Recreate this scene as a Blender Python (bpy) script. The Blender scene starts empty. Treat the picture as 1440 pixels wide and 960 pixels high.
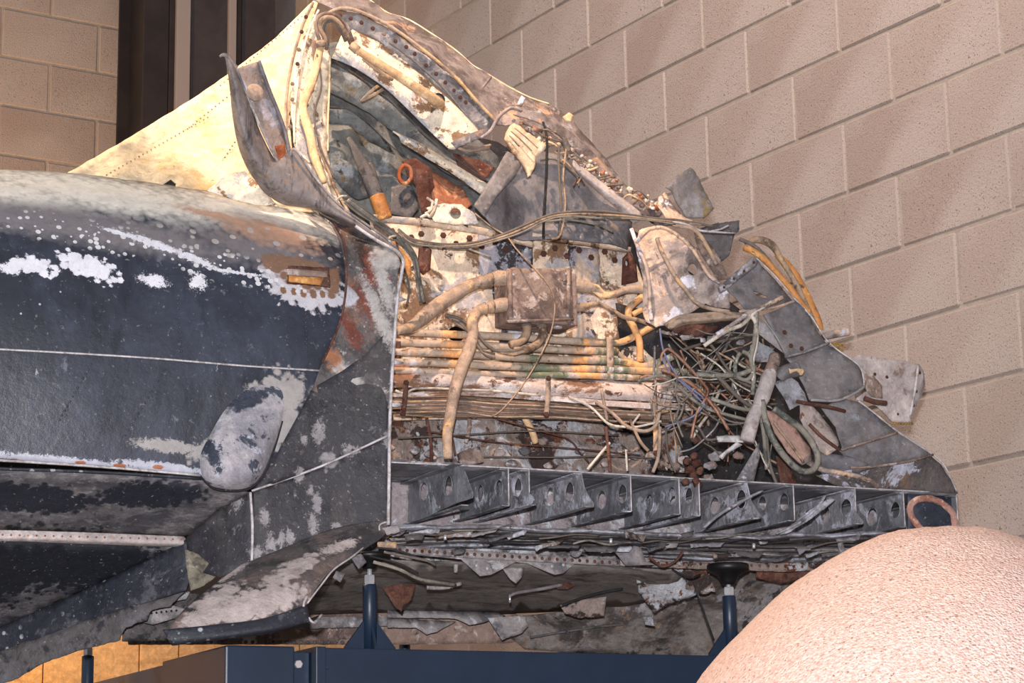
import bpy, bmesh, math, random
from mathutils import Vector, Matrix, noise, geometry

S = bpy.context.scene
C = S.collection
random.seed(7)

# ------------------------------------------------------------------ camera
F, YAW, PIT, ROL = 3073.1, 0.56475, 0.21949, -0.01781
CAMZ = 1.25
fw = Vector((math.sin(YAW)*math.cos(PIT), math.cos(YAW)*math.cos(PIT), math.sin(PIT)))
rt = Vector((math.cos(YAW), -math.sin(YAW), 0)); up = rt.cross(fw)
r2 = rt*math.cos(ROL)+up*math.sin(ROL); u2 = up*math.cos(ROL)-rt*math.sin(ROL)
O = Vector((0, 0, CAMZ))
cd = bpy.data.cameras.new('camera'); cam = bpy.data.objects.new('camera', cd); C.objects.link(cam)
cd.sensor_width = 36; cd.lens = 36*F/1440; cd.clip_start = .05
M3 = Matrix((r2, u2, -fw)).transposed()
cam.matrix_world = Matrix.Translation(O) @ M3.to_4x4()
S.camera = cam

# ------------------------------------------------------------------ light
w = bpy.data.worlds.new('hall'); S.world = w; w.use_nodes = True
w.node_tree.nodes['Background'].inputs[0].default_value = (.92, .93, 1, 1)
w.node_tree.nodes['Background'].inputs[1].default_value = .34
S.view_settings.view_transform = 'Standard'; S.view_settings.look = 'None'
S.view_settings.exposure = 0; S.view_settings.gamma = 1; S.view_settings.use_curve_mapping = False

def lamp(name, kind, loc, target, power, color, size=.1, angle=60, blend=.4):
    l = bpy.data.lights.new(name, kind); l.energy = power; l.color = color
    if kind == 'SPOT':
        l.spot_size = math.radians(angle); l.spot_blend = blend; l.shadow_soft_size = size
    elif kind == 'AREA': l.size = size
    else: l.shadow_soft_size = size
    o = bpy.data.objects.new(name, l); C.objects.link(o); o.location = loc
    d = Vector(target)-Vector(loc); o.rotation_euler = d.to_track_quat('-Z', 'Y').to_euler()
    return o
flash_at = O + u2*.17 - r2*.03 - fw*.05
lamp('camera_flash', 'SPOT', flash_at, O+fw*5, 930, (1, .97, 1.0), .03, 70, .3)
lamp('gallery_spot', 'SPOT', (.3, 6.9, 5.9), (1.6, 4.4, 2.6), 1700, (1, .74, .48), .05, 32, .5)
lamp('gallery_spot', 'SPOT', (1.15, 2.5, 5.9), (2.42, 4.3, 2.88), 1050, (1, .69, .48), .035, 20, .3)
lamp('wall_wash', 'SPOT', (2.0, 3.2, 6.4), (4.27, 5.7, 3.0), 700, (1, .80, .68), .2, 62, .8)
lamp('floor_uplight', 'SPOT', (.7, 6.3, .3), (1.4, 7.9, 1.95), 800, (1, .56, .20), .1, 80, .6)

# ------------------------------------------------------------------ picture measurements -> places
def ray(x, y): return fw+(x-720)/F*r2-(y-480)/F*u2
def hit(x, y, n, c):                      # ray meets plane n.P = c
    d = ray(x, y); return O+d*((c-n.dot(O))/n.dot(d))
def atX(x, y, X): return hit(x, y, Vector((1, 0, 0)), X)
def atY(x, y, Y): return hit(x, y, Vector((0, 1, 0)), Y)
WY = YAW-math.radians(25.7)               # heading of the wreck's transverse axis
WV = Vector((math.sin(WY), math.cos(WY), 0)); UV = Vector((math.cos(WY), -math.sin(WY), 0))
W0 = WV.dot(O+ray(720, 480)*4.7)
def P(x, y, dw=0.): return hit(x, y, WV, W0+dw)
def PU(x, y, u): return hit(x, y, UV, u)
def UWZ(u, dw, z): return UV*u+WV*(W0+dw)+Vector((0, 0, z))
def mpp(x, y, dw=0.): return (P(x, y, dw)-O).dot(fw)/F
ROOT = UWZ(UV.dot(P(700, 900)), .25, 1.6)
ROOT.z = P(560, 770, .2).z

# ------------------------------------------------------------------ materials
MATS = {}
class NT:
    def __init__(s, name):
        s.m = bpy.data.materials.new(name); s.m.use_nodes = True; s.t = s.m.node_tree
        s.b = s.t.nodes['Principled BSDF']; s.tc = s.t.nodes.new('ShaderNodeTexCoord'); s.uz = None
    def n(s, typ, **kw):
        x = s.t.nodes.new('ShaderNode'+typ)
        for k, v in kw.items(): setattr(x, k, v)
        return x
    def l(s, a, b): s.t.links.new(a, b)
    def math(s, op, a, b=None, clamp=False):
        x = s.n('Math', operation=op, use_clamp=clamp)
        for i, v in enumerate((a, b)):
            if v is None: continue
            if isinstance(v, (int, float)): x.inputs[i].default_value = v
            else: s.l(v, x.inputs[i])
        return x.outputs[0]
    def noise(s, scale, detail=5, rough=.6, dist=0., stretch=None):
        x = s.n('TexNoise'); x.inputs['Scale'].default_value = scale; x.inputs['Detail'].default_value = detail
        x.inputs['Roughness'].default_value = rough; x.inputs['Distortion'].default_value = dist
        if stretch:
            mp = s.n('Mapping'); mp.inputs['Scale'].default_value = stretch; mp.inputs['Rotation'].default_value = (0, 0, WY)
            s.l(s.tc.outputs['Object'], mp.inputs[0]); s.l(mp.outputs[0], x.inputs['Vector'])
        else: s.l(s.tc.outputs['Object'], x.inputs['Vector'])
        return x.outputs[0]
    def ramp(s, v, lo, hi):
        x = s.n('MapRange'); s.l(v, x.inputs[0]); x.inputs[1].default_value = lo; x.inputs[2].default_value = hi
        return x.outputs[0]
    def mix(s, f, a, b):
        x = s.n('Mix', data_type='RGBA')
        if isinstance(f, (int, float)): x.inputs[0].default_value = f
        else: s.l(f, x.inputs[0])
        for i, v in ((6, a), (7, b)):
            if isinstance(v, tuple): x.inputs[i].default_value = (*v[:3], 1)
            else: s.l(v, x.inputs[i])
        return x.outputs[2]
    def uzc(s):
        if not s.uz:
            o = []
            for ax in (UV, Vector((0, 0, 1))):
                d = s.n('VectorMath', operation='DOT_PRODUCT'); s.l(s.tc.outputs['Object'], d.inputs[0]); d.inputs[1].default_value = ax
                o.append(d.outputs['Value'])
            s.uz = o
        return s.uz
    def blob(s, x, y, rx, ry, ang, dw, nz, amp):
        """a stain with a place of its own on the thing: centre, radii (given in measured pixels), tilt"""
        c = P(x, y, dw)-ROOT; k = mpp(x, y, dw); u, z = s.uzc()
        uc, zc = UV.dot(c), c.z; a = math.radians(ang); rx *= k*1.1; ry *= k
        du = s.math('SUBTRACT', u, uc); dz = s.math('SUBTRACT', z, zc)
        p = s.math('DIVIDE', s.math('ADD', s.math('MULTIPLY', du, math.cos(a)), s.math('MULTIPLY', dz, math.sin(a))), rx)
        q = s.math('DIVIDE', s.math('SUBTRACT', s.math('MULTIPLY', dz, math.cos(a)), s.math('MULTIPLY', du, math.sin(a))), ry)
        r = s.math('SQRT', s.math('ADD', s.math('MULTIPLY', p, p), s.math('MULTIPLY', q, q)))
        return s.math('ADD', r, s.math('MULTIPLY', s.math('SUBTRACT', nz, .5), amp))

def srgb(c): return tuple(((v/255)/12.92 if v <= 10 else (((v/255)+.055)/1.055)**2.4) for v in c)
def mat(name, base, layers=(), rough=.6, metal=0., bump=.15, bscale=75, blobs=(), spec=.4, grit=.55, spots=()):
    """layers: ('n', colour, scale, lo, hi[, stretch]) noise patches; ('v', colour, scale, radius) round specks"""
    if name in MATS: return MATS[name]
    t = NT(name); col = srgb(base)
    for L in layers:
        if L[0] == 'n':
            f = t.ramp(t.noise(L[2], 9, .70, .35, L[5] if len(L) > 5 else None), .5+(L[3]-.5)*.72, .5+(L[4]-.5)*.72)
        else:
            v = t.n('TexVoronoi'); v.inputs['Scale'].default_value = L[2]; t.l(t.tc.outputs['Object'], v.inputs['Vector'])
            keep = t.ramp(t.noise(L[2]*.13, 3), .52, .56) if len(L) <= 4 else t.ramp(t.noise(L[2]*.13, 3), L[4], L[4]+.04)
            f = t.math('MULTIPLY', t.ramp(v.outputs['Distance'], L[3], L[3]*.75), keep)
        col = t.mix(f, col, srgb(L[1]))
    if blobs:
        vz = t.n('TexVoronoi'); vz.inputs['Scale'].default_value = 62; t.l(t.tc.outputs['Object'], vz.inputs['Vector'])
        nz = t.math('ADD', t.math('MULTIPLY', t.noise(26, 9, .8, .5), .75), t.math('MULTIPLY', vz.outputs['Distance'], .32))
        nf = t.noise(85, 7, .85, .5)
        for b in blobs:                   # (colour, dw, amp, soft, [(x,y,rx,ry,ang)...])
            f = None
            for (x, y, rx, ry, a) in b[4]:
                v = t.blob(x, y, rx, ry, a, b[1], nf if min(rx, ry) < 12 else nz, b[2]*(1.9 if min(rx, ry) < 12 else 1.15))
                f = v if f is None else t.math('MINIMUM', f, v)
            col = t.mix(t.ramp(f, 1+b[3], 1-b[3]), col, srgb(b[0]))
    for (c_, sc_, rad, zones) in spots:   # round flaked spots gathered in zones
        v = t.n('TexVoronoi'); v.inputs['Scale'].default_value = sc_; t.l(t.tc.outputs['Object'], v.inputs['Vector'])
        vr = t.math('MULTIPLY', t.n('SeparateColor').outputs[0], 1.); sp = vr.node.inputs[0].links[0].from_node; t.l(v.outputs['Color'], sp.inputs[0])
        nz = t.noise(9, 4); f = None
        for (x, y, rx, ry, a) in zones:
            b = t.blob(x, y, rx, ry, a, .03, nz, 1.4); f = b if f is None else t.math('MINIMUM', f, b)
        m_ = t.math('MULTIPLY', t.ramp(f, 1.15, .75), t.math('GREATER_THAN', vr, .3))
        rr = t.math('MULTIPLY', vr, rad); d_ = t.math('LESS_THAN', v.outputs['Distance'], rr)
        col = t.mix(t.math('MULTIPLY', m_, d_), col, srgb(c_))
    if grit:
        if isinstance(col, tuple): q = t.n('RGB'); q.outputs[0].default_value = (*col, 1); col = q.outputs[0]
        br = t.n('MapRange'); t.l(t.noise(34, 9, .78, .4), br.inputs[0]); br.inputs[1].default_value = .32; br.inputs[2].default_value = .68
        br.inputs[3].default_value = 1-.62*grit; br.inputs[4].default_value = 1+.75*grit
        sc = t.n('VectorMath', operation='SCALE'); t.l(col, sc.inputs[0]); t.l(br.outputs[0], sc.inputs[3]); col = sc.outputs[0]
        col = t.mix(t.math('MULTIPLY', t.ramp(t.noise(105, 4, .65), .64, .69), min(1, grit*.85)), col, srgb((176, 172, 170)))
        col = t.mix(t.math('MULTIPLY', t.ramp(t.noise(88, 5, .7, .6), .64, .69), min(1, grit*1.1)), col, srgb((44, 36, 34)))
    if isinstance(col, tuple): t.b.inputs['Base Color'].default_value = (*col, 1)
    else: t.l(col, t.b.inputs['Base Color'])
    t.b.inputs['Roughness'].default_value = rough; t.b.inputs['Metallic'].default_value = metal
    t.b.inputs['Specular IOR Level'].default_value = spec
    if bump:
        bp = t.n('Bump'); bp.inputs['Strength'].default_value = min(1, bump*1.7); bp.inputs['Distance'].default_value = .012
        t.l(t.noise(bscale, 7, .7), bp.inputs['Height']); t.l(bp.outputs[0], t.b.inputs['Normal'])
    MATS[name] = t.m
    return t.m

WHT = (205, 205, 215)
m_block = None
def block_mat(name, a, b, mortar=False):
    t = NT(name); oi = t.n('ObjectInfo')
    if mortar: c = t.mix(t.ramp(t.noise(20), .35, .7), srgb(a), srgb(b))
    else:
        c = t.mix(oi.outputs['Random'], srgb(a), srgb(b))
        c = t.mix(t.math('MULTIPLY', t.ramp(t.noise(2.6, 3, .5),   .44, .62), .8), c, srgb((208, 193, 184)))  # large pale mottling, painted for soft light pools as well as block tone
        c = t.mix(t.ramp(t.noise(190, 3, .6), .60, .68), c, srgb((120, 108, 100)))
        c = t.mix(t.ramp(t.noise(230, 3, .6), .62, .70), c, srgb((214, 200, 192)))
    t.l(c, t.b.inputs['Base Color']); t.b.inputs['Roughness'].default_value = .95; t.b.inputs['Specular IOR Level'].default_value = .1
    bp = t.n('Bump'); bp.inputs['Strength'].default_value = .9; bp.inputs['Distance'].default_value = .008
    t.l(t.noise(150, 5, .75), bp.inputs['Height']); t.l(bp.outputs[0], t.b.inputs['Normal'])
    return t.m
m_block = block_mat('concrete_block', (186, 166, 155), (199, 181, 170))
m_mortar = block_mat('mortar', (184, 170, 156), (200, 188, 176), True)

# ------------------------------------------------------------------ mesh helpers
def link(name, me, mt, parent=None, smooth=True, off=None):
    o = bpy.data.objects.new(name, me); C.objects.link(o)
    if mt and not me.materials: me.materials.append(mt)
    if smooth: me.shade_smooth()
    if parent: o.parent = parent
    return o
def solid(o, th, off=0.):
    if th: md = o.modifiers.new('thickness', 'SOLIDIFY'); md.thickness = th; md.offset = off
    return o
def mesh(verts, faces, name='m', origin=None):
    origin = ROOT if origin is None else origin
    me = bpy.data.meshes.new(name); me.from_pydata([Vector(v)-origin for v in verts], [], faces); me.update(); return me
def cr(p, t):
    n = len(p)-1; t = max(0, min(n-1e-6, t)); i = int(t); f = t-i
    a, b, c, d = (Vector(p[max(0, min(n, i+k))]) for k in (-1, 0, 1, 2))
    return .5*((2*b)+(c-a)*f+(2*a-5*b+4*c-d)*f*f+(3*b-a-3*c+d)*f**3)
def wob(v, s, a, seed=0):
    return noise.noise_vector(Vector(v)*s+Vector((seed*7.1, seed*3.3, 0)))*a
wreck = bpy.data.objects.new('aircraft_wreck', None); C.objects.link(wreck); wreck.location = ROOT

def patch(name, rows, mt, n=8, th=.003, wr=0., ws=6, parent=None, label=None, edge=0., seed=1):
    """smooth skin through a net of measured points (x, y, depth)"""
    nr, nc = len(rows), len(rows[0]); R = (nr-1)*n; Q = (nc-1)*n; vs = []
    for i in range(R+1):
        cols = [cr([rows[k][j] for k in range(nr)], i/n) for j in range(nc)]
        for j in range(Q+1):
            c = cr(cols, j/n); p = P(c.x, c.y, c.z)
            if wr: p = p+wob(p, ws, wr, seed)+wob(p, ws*3, wr*.35, seed)
            if edge and (i in (0, R) or j in (0, Q)): p = p+wob(p, 60, edge, seed)+wob(p, 170, edge*.6, seed)
            vs.append(p)
    fs = [(i*(Q+1)+j, i*(Q+1)+j+1, (i+1)*(Q+1)+j+1, (i+1)*(Q+1)+j) for i in range(R) for j in range(Q)]
    o = solid(link(name, mesh(vs, fs, name), mt, parent or wreck), th)
    if label: o['label'] = label
    return o
def inside(p, poly):
    x, y = p; c = False; j = len(poly)-1
    for i in range(len(poly)):
        a, b = poly[i], poly[j]
        if (a[1] > y) != (b[1] > y) and x < (b[0]-a[0])*(y-a[1])/(b[1]-a[1])+a[0]: c = not c
        j = i
    return c
def plate2(poly, holes, fmap, step, jag=0., jstep=None, seed=0, nojag=()):
    """triangulated sheet: outline with torn edges, holes, inner points; returns verts, faces"""
    def dens(pl, jg, st):
        out = []
        for i in range(len(pl)):
            a, b = Vector(pl[i]), Vector(pl[(i+1) % len(pl)]); L = (b-a).length; k = max(1, int(L/st))
            nrm = Vector((-(b-a).y, (b-a).x)).normalized() if L > 1e-9 else Vector((0, 0))
            for q in range(k):
                p = a.lerp(b, q/k)
                if jg:
                    s = noise.noise(Vector((p.x/st*.43+seed*9.7, p.y/st*.43, seed)))+.5*noise.noise(Vector((p.x/st*1.1, p.y/st*1.1+seed*5, 3)))
                    p = p+nrm*s*jg
                out.append(p)
        return out
    js = jstep or step*.5
    O2 = dens([p[:2] for p in poly], jag, js); H = [dens(h, 0, 1e9) for h in holes]
    xs = [p.x for p in O2]; ys = [p.y for p in O2]
    vs = list(O2); ed = [(i, (i+1) % len(O2)) for i in range(len(O2))]
    for h in H:
        b = len(vs); vs += h; ed += [(b+i, b+(i+1) % len(h)) for i in range(len(h))]
    bl = [tuple(p) for p in O2]; hl = [[tuple(p) for p in h] for h in H]
    rnd = random.Random(seed*13+5); y = min(ys)+step*.5
    edgepts = list(vs)
    while y < max(ys):
        x = min(xs)+step*.5
        while x < max(xs):
            p = (x+rnd.uniform(-.25, .25)*step, y+rnd.uniform(-.25, .25)*step)
            if inside(p, bl) and not any(inside(p, h) for h in hl):
                if all((p[0]-e.x)**2+(p[1]-e.y)**2 > (step*.35)**2 for e in edgepts): vs.append(Vector(p))
            x += step
        y += step
    r = geometry.delaunay_2d_cdt(vs, ed, [], 0, 1e-7)
    V, Fc = r[0], r[2]; fs = []
    for f in Fc:
        c = (sum(V[i].x for i in f)/3, sum(V[i].y for i in f)/3)
        if inside(c, bl) and not any(inside(c, h) for h in hl): fs.append(tuple(f))
    return [fmap(v.x, v.y) for v in V], fs
def oval(x, y, rx, ry, n=14): return [(x+rx*math.cos(6.2832*i/n), y+ry*math.sin(6.2832*i/n)) for i in range(n)]
def depthfn(pts):
    """depth over the sheet from the measured corners: best plane plus smooth remainder"""
    n = len(pts); mx = sum(p[0] for p in pts)/n; my = sum(p[1] for p in pts)/n; mz = sum(p[2] for p in pts)/n
    a = b = c = d = e = 0
    for p in pts:
        X, Y, Z = p[0]-mx, p[1]-my, p[2]-mz; a += X*X; b += X*Y; c += Y*Y; d += X*Z; e += Y*Z
    D = a*c-b*b
    gx, gy = ((d*c-e*b)/D, (a*e-b*d)/D) if abs(D) > 1e-6 else (0, 0)
    def f(x, y):
        z = mz+gx*(x-mx)+gy*(y-my); s = t = 0
        for p in pts:
            q = 1/((x-p[0])**2+(y-p[1])**2+30)**1.5; s += q; t += q*(p[2]-(mz+gx*(p[0]-mx)+gy*(p[1]-my)))
        return z+t/s
    return f
SEED = [0]
def sheet(name, pts, mt, dw=0., th=.0025, step=10, jag=0., holes=(), wr=0., ws=9, parent=None, label=None, extra=(), crease=0.):
    SEED[0] += 1; sd = SEED[0]
    pts = [(p[0], p[1], p[2] if len(p) > 2 else dw) for p in pts]
    f = depthfn(pts+list(extra))
    def fm(x, y):
        p = P(x, y, f(x, y))
        if wr: p = p+WV*(noise.noise(p*ws+Vector((sd, 0, 0)))*wr*2+noise.noise(p*ws*3.1)*wr*.7)
        if crease: p = p+WV*(abs(noise.noise(p*ws*.8+Vector((0, sd, 0))))*crease)
        return p
    v, fs = plate2(pts, list(holes), fm, step, jag, None, sd)
    o = solid(link(name, mesh(v, fs, name), mt, parent or wreck, smooth=True), th)
    if label: o['label'] = label
    return o
def tubeverts(pts, rad, ns=8, k=5, flat=1., closed=False):
    """swept tube through 3D points; rad single or per point"""
    rad = rad if isinstance(rad, (list, tuple)) else [rad]*len(pts)
    N = (len(pts)-1)*k; path = [cr(pts, i/k) for i in range(N+1)]
    rr = []
    for i in range(N+1):
        t = min(i/k, len(pts)-1-1e-6); a = int(t); rr.append(rad[a]+(rad[a+1]-rad[a])*(t-a))
    vs, fs = [], []; ref = Vector((0, 0, 1)); side = None
    for i, p in enumerate(path):
        d = (path[min(i+1, N)]-path[max(i-1, 0)])
        d = d.normalized() if d.length > 1e-9 else Vector((1, 0, 0))
        if side is None: side = d.cross(ref if abs(d.z) < .9 else WV).normalized()
        else:
            side = side-d*side.dot(d); side = side.normalized() if side.length > 1e-6 else d.orthogonal().normalized()
        u = d.cross(side)
        for j in range(ns):
            a = 6.28318*j/ns; vs.append(p+(side*math.cos(a)+u*math.sin(a)*flat)*rr[i])
    for i in range(N):
        for j in range(ns):
            a = i*ns+j; b = i*ns+(j+1) % ns; fs.append((a, b, b+ns, a+ns))
    fs.append(tuple(range(ns))[::-1]); fs.append(tuple(N*ns+j for j in range(ns)))
    return vs, fs
def tube(name, pts, r, mt, dw=0., parent=None, label=None, ns=8, k=5, flat=1., sag=0.):
    """r in measured pixels (single or per point); pts (x, y[, depth])"""
    q = [(p[0], p[1], p[2] if len(p) > 2 else dw) for p in pts]
    m = mpp(*q[0]); rad = [x*m for x in r] if isinstance(r, (list, tuple)) else r*m
    v, f = tubeverts([P(*p) for p in q], rad, ns, k, flat)
    o = link(name, mesh(v, f, name), mt, parent or wreck)
    if label: o['label'] = label
    return o
def boxv(c, ax, ay, az):
    vs = [c+ax*i+ay*j+az*k for i in (-1, 1) for j in (-1, 1) for k in (-1, 1)]
    return vs, [(0, 1, 3, 2), (4, 6, 7, 5), (0, 4, 5, 1), (2, 3, 7, 6), (0, 2, 6, 4), (1, 5, 7, 3)]
def boxo(name, c, ax, ay, az, mt, parent=None, bev=.0, label=None, origin=None):
    v, f = boxv(c, ax, ay, az); me = mesh(v, f, name, origin)
    if bev:
        b = bmesh.new(); b.from_mesh(me); bmesh.ops.recalc_face_normals(b, faces=b.faces)
        bmesh.ops.bevel(b, geom=b.edges[:], offset=bev, segments=2, affect='EDGES', profile=.6); b.to_mesh(me); b.free()
    o = link(name, me, mt, parent, smooth=False)
    if label: o['label'] = label
    return o
def lathe(prof, ns=32):
    vs, fs = [], []
    for r, z in prof:
        for j in range(ns): a = 6.28318*j/ns; vs.append(Vector((r*math.cos(a), r*math.sin(a), z)))
    for i in range(len(prof)-1):
        for j in range(ns):
            a = i*ns+j; b = i*ns+(j+1) % ns; fs.append((a, b, b+ns, a+ns))
    fs.append(tuple(range(ns))[::-1]); fs.append(tuple((len(prof)-1)*ns+j for j in range(ns)))
    return vs, fs

# ------------------------------------------------------------------ the hall: walls, floor, columns
def struct(o, label=None):
    o['kind'] = 'structure'
    if label: o['label'] = label
    return o
XW, YWL, TOP = 4.2757, 8.8805, 5.6
v, f = boxv(Vector((XW+.102, 4.45, TOP/2)), Vector((.1, 0, 0)), Vector((0, 4.43, 0)), Vector((0, 0, TOP/2)))
wr_ = struct(link('wall_right', mesh(v, f, 'wall_right', Vector((0, 0, 0))), m_mortar, smooth=False))
v, f = boxv(Vector((XW/2-.75, YWL+.102, TOP/2)), Vector((XW/2+.95, 0, 0)), Vector((0, .1, 0)), Vector((0, 0, TOP/2)))
wl_ = struct(link('wall_left', mesh(v, f, 'wall_left', Vector((0, 0, 0))), m_mortar, smooth=False))
v, f = boxv(Vector((1.2, 4, -.05)), Vector((3.3, 0, 0)), Vector((0, 5.2, 0)), Vector((0, 0, .05)))
struct(link('floor', mesh(v, f, 'floor', Vector((0, 0, 0))), mat('floor_paint', (150, 146, 140), [('n', (128, 124, 120), 3, .4, .65)], .5, grit=0), smooth=False))

def block_mesh(ax, seed, L=.44, H=.215):
    rnd = random.Random(seed); b = bmesh.new()
    bmesh.ops.create_cube(b, size=1)
    for q in b.verts:
        q.co = Vector((q.co.x*.05, q.co.y*L, q.co.z*H)) if ax == 'x' else Vector((q.co.x*L, q.co.y*.05, q.co.z*H))
        q.co += Vector((rnd.uniform(-1, 1), rnd.uniform(-1, 1), rnd.uniform(-1, 1)))*.0012
    bmesh.ops.bevel(b, geom=b.edges[:], offset=.005, segments=1, affect='EDGES')
    me = bpy.data.meshes.new('concrete_block'); b.to_mesh(me); b.free(); me.materials.append(m_block); return me
def proj(p):
    d = p-O; z = d.dot(fw)
    return (720+F*d.dot(r2)/z, 480-F*d.dot(u2)/z) if z > .1 else (-9999, 0)
rest = []
def lay(wall, ax, z0, j0, lim, fix, halfodd):
    ms = [block_mesh(ax, i) for i in range(5)]; rnd = random.Random(3)
    for k in range(-12, 22):
        z = CAMZ+z0-.225*(k+.5)
        if z < .1 or z > TOP-.1: continue
        off = 0 if (k % 2 == 1) else .225
        n = -30
        while n < 30:
            c = j0+.45*n+off+.225; n += 1
            a_, b_ = max(c-.22, lim[0]), min(c+.22, lim[1])
            if b_-a_ < .05: continue
            sc = (b_-a_)/.44; c = (a_+b_)/2
            loc = Vector((fix+.021+rnd.uniform(-.0015, .0015), c, z)) if ax == 'x' else Vector((c, fix+.021+rnd.uniform(-.0015, .0015), z))
            px, py = proj(loc)
            if -140 < px < 1580 and -90 < py < 1050:
                o = bpy.data.objects.new('concrete_block', ms[rnd.randrange(5)]); C.objects.link(o); o.location = loc; o.parent = wall
                o.scale = (1, sc, 1) if ax == 'x' else (sc, 1, 1)
            else: rest.append((wall, ax, loc))
lay(wr_, 'x', 2.98703, 5.50655, (.1, YWL), XW, 1)
lay(wl_, 'y', 3.58399, 3.21618, (-1.6, XW), YWL, 1)
for wall in (wr_, wl_):
    vs, fs = [], []
    for (q, ax, loc) in rest:
        if q is not wall: continue
        a, b = boxv(loc, Vector((.025 if ax == 'x' else .22, 0, 0)), Vector((0, .22 if ax == 'x' else .025, 0)), Vector((0, 0, .1075)))
        fs += [tuple(i+len(vs) for i in t) for t in b]; vs += a
    if vs:
        o = link('block_courses', mesh(vs, fs, 'block_courses', Vector((0, 0, 0))), m_block, wall, smooth=False); o['kind'] = 'stuff'

m_col = mat('column_paint', (46, 41, 42), [('n', (58, 50, 48), 5, .4, .7)], .45, bump=.03, grit=0)
m_strip = mat('conduit_paint', (168, 156, 152), rough=.5, bump=.03, grit=0)
def column(name, label, x0, x1, Yf, dep, mt, group=None, flange=None):
    a = atY(x0, 120, Yf).x; b = atY(x1, 120, Yf).x
    e = bpy.data.objects.new(name, None); C.objects.link(e); e.location = (0.5*(a+b), Yf+dep/2, 0); e['kind'] = 'structure'; e['label'] = label
    og = Vector(e.location); m = .5*(a+b)
    if flange:
        for s in (0, 1):
            boxo('flange', Vector((m, Yf+.006+s*(dep-.012), 2.8)), Vector(((b-a)/2, 0, 0)), Vector((0, .006, 0)), Vector((0, 0, 2.8)), mt, e, .002, origin=og)
        boxo('web', Vector((m, Yf+dep/2, 2.8)), Vector((.005, 0, 0)), Vector((0, dep/2-.013, 0)), Vector((0, 0, 2.8)), mt, e, origin=og)
    else:
        boxo('post', Vector((m, Yf+dep/2, 2.8)), Vector(((b-a)/2, 0, 0)), Vector((0, dep/2, 0)), Vector((0, 0, 2.8)), mt, e, .004, origin=og)
    return e
column('trim_1', 'dark brown steel column beside the blockwork', 201, 236, 8.45, .30, m_col, flange=True)
column('trim_2', 'narrow dark upright between dark column and pale strip', 237, 247, 8.45, .12, m_col)
column('trim_3', 'wide pale upright strip right of the dark column', 247.5, 267, 8.43, .08, m_strip)
column('trim_4', 'broad dark grey panel between two pale upright strips', 267.5, 321, 8.45, .14, mat('column_grey', (74, 68, 70), [('n', (62, 56, 57), 6, .4, .7)], .5, bump=.03, grit=0))
column('trim_5', 'narrow pale upright strip between two dark panels', 321.5, 332, 8.43, .08, m_strip)
column('trim_6', 'thin dark upright right of the narrow pale strip', 332.5, 339, 8.44, .1, m_col)
column('trim_7', 'dark grey panel nearest the corner of the walls', 339.5, 386, 8.46, .14, mat('column_grey', (74, 68, 70)))

# ------------------------------------------------------------------ pebbled stone in front
D = 3.55
m_peb = NT('pebbled_concrete')
vo = m_peb.n('TexVoronoi'); vo.inputs['Scale'].default_value = 230; m_peb.l(m_peb.tc.outputs['Object'], vo.inputs['Vector'])
c1 = m_peb.mix(m_peb.ramp(m_peb.noise(150, 4, .7), .35, .68), srgb((190, 153, 141)), srgb((226, 202, 193)))
c1 = m_peb.mix(m_peb.ramp(m_peb.noise(170, 3), .60, .68), c1, srgb((128, 104, 92)))
c1 = m_peb.mix(m_peb.math('MULTIPLY', m_peb.ramp(m_peb.noise(6, 4), .45, .7), .3), c1, srgb((206, 162, 142)))
m_peb.l(c1, m_peb.b.inputs['Base Color']); m_peb.b.inputs['Roughness'].default_value = .85
bp = m_peb.n('Bump'); bp.inputs['Strength'].default_value = .75; bp.inputs['Distance'].default_value = .0035
m_peb.l(m_peb.math('ADD', m_peb.math('MULTIPLY', vo.outputs['Distance'], -1.), m_peb.noise(160, 4)), bp.inputs['Height']); m_peb.l(bp.outputs[0], m_peb.b.inputs['Normal'])
topp = O+ray(1318, 741)*D; cz = topp.z; k = D/F
prof = [(450, 0), (560, 40)]
stone = bpy.data.objects.new('mooring_stone', None); C.objects.link(stone); stone.location = (topp.x, topp.y, 0)
sil = [(0, 0), (24, 1), (48, 4), (85, 12.5), (134, 32), (178, 57), (222, 88), (286, 143), (351, 215), (420, 310), (490, 430), (550, 580), (585, 760), (590, 950), (570, 1150), (530, 1330), (470, 1440)]
pr = [(max(a*k, .001), cz-d*k) for a, d in sil][::-1]; pr[0] = (pr[0][0], .0)
v, f = lathe([(q.x, q.y) for q in [cr([(a, b, 0) for a, b in pr], i/5) for i in range((len(pr)-1)*5+1)]], 72)
v = [p+noise.noise_vector(p*60)*.0022+noise.noise_vector(p*9)*.004 for p in v]
me = bpy.data.meshes.new('dome'); me.from_pydata(v, [], f); o = link('dome', me, m_peb.m, stone)
stone['label'] = 'tall domed pink pebbled stone weight in the right foreground'; stone['category'] = 'weight'
m_rring = mat('ring_rust', (140, 108, 98), [('n', (120, 76, 58), 40, .45, .6), ('n', (182, 150, 140), 60, .55, .7)], .8, bump=.5, bscale=90)
kk = D/F
def at3(x, y, d=D): return O+ray(x, y)*d
rp = [at3(*q) for q in [(1306, 757, D+.0), (1293, 741, D), (1281, 724, D), (1281, 710, D), (1291, 702, D), (1308, 701, D), (1326, 708, D-.01), (1339, 721, D-.015), (1343, 738, D-.02), (1342, 756, D-.02)]]
v, f = tubeverts(rp, 4.6*kk, 10, 6)
v = [p+noise.noise_vector(p*150)*.0012-Vector(stone.location) for p in v]
me = bpy.data.meshes.new('lifting_ring'); me.from_pydata(v, [], f); o = link('lifting_ring', me, m_rring, stone); o['label'] = 'rusty iron lifting ring'

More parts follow.
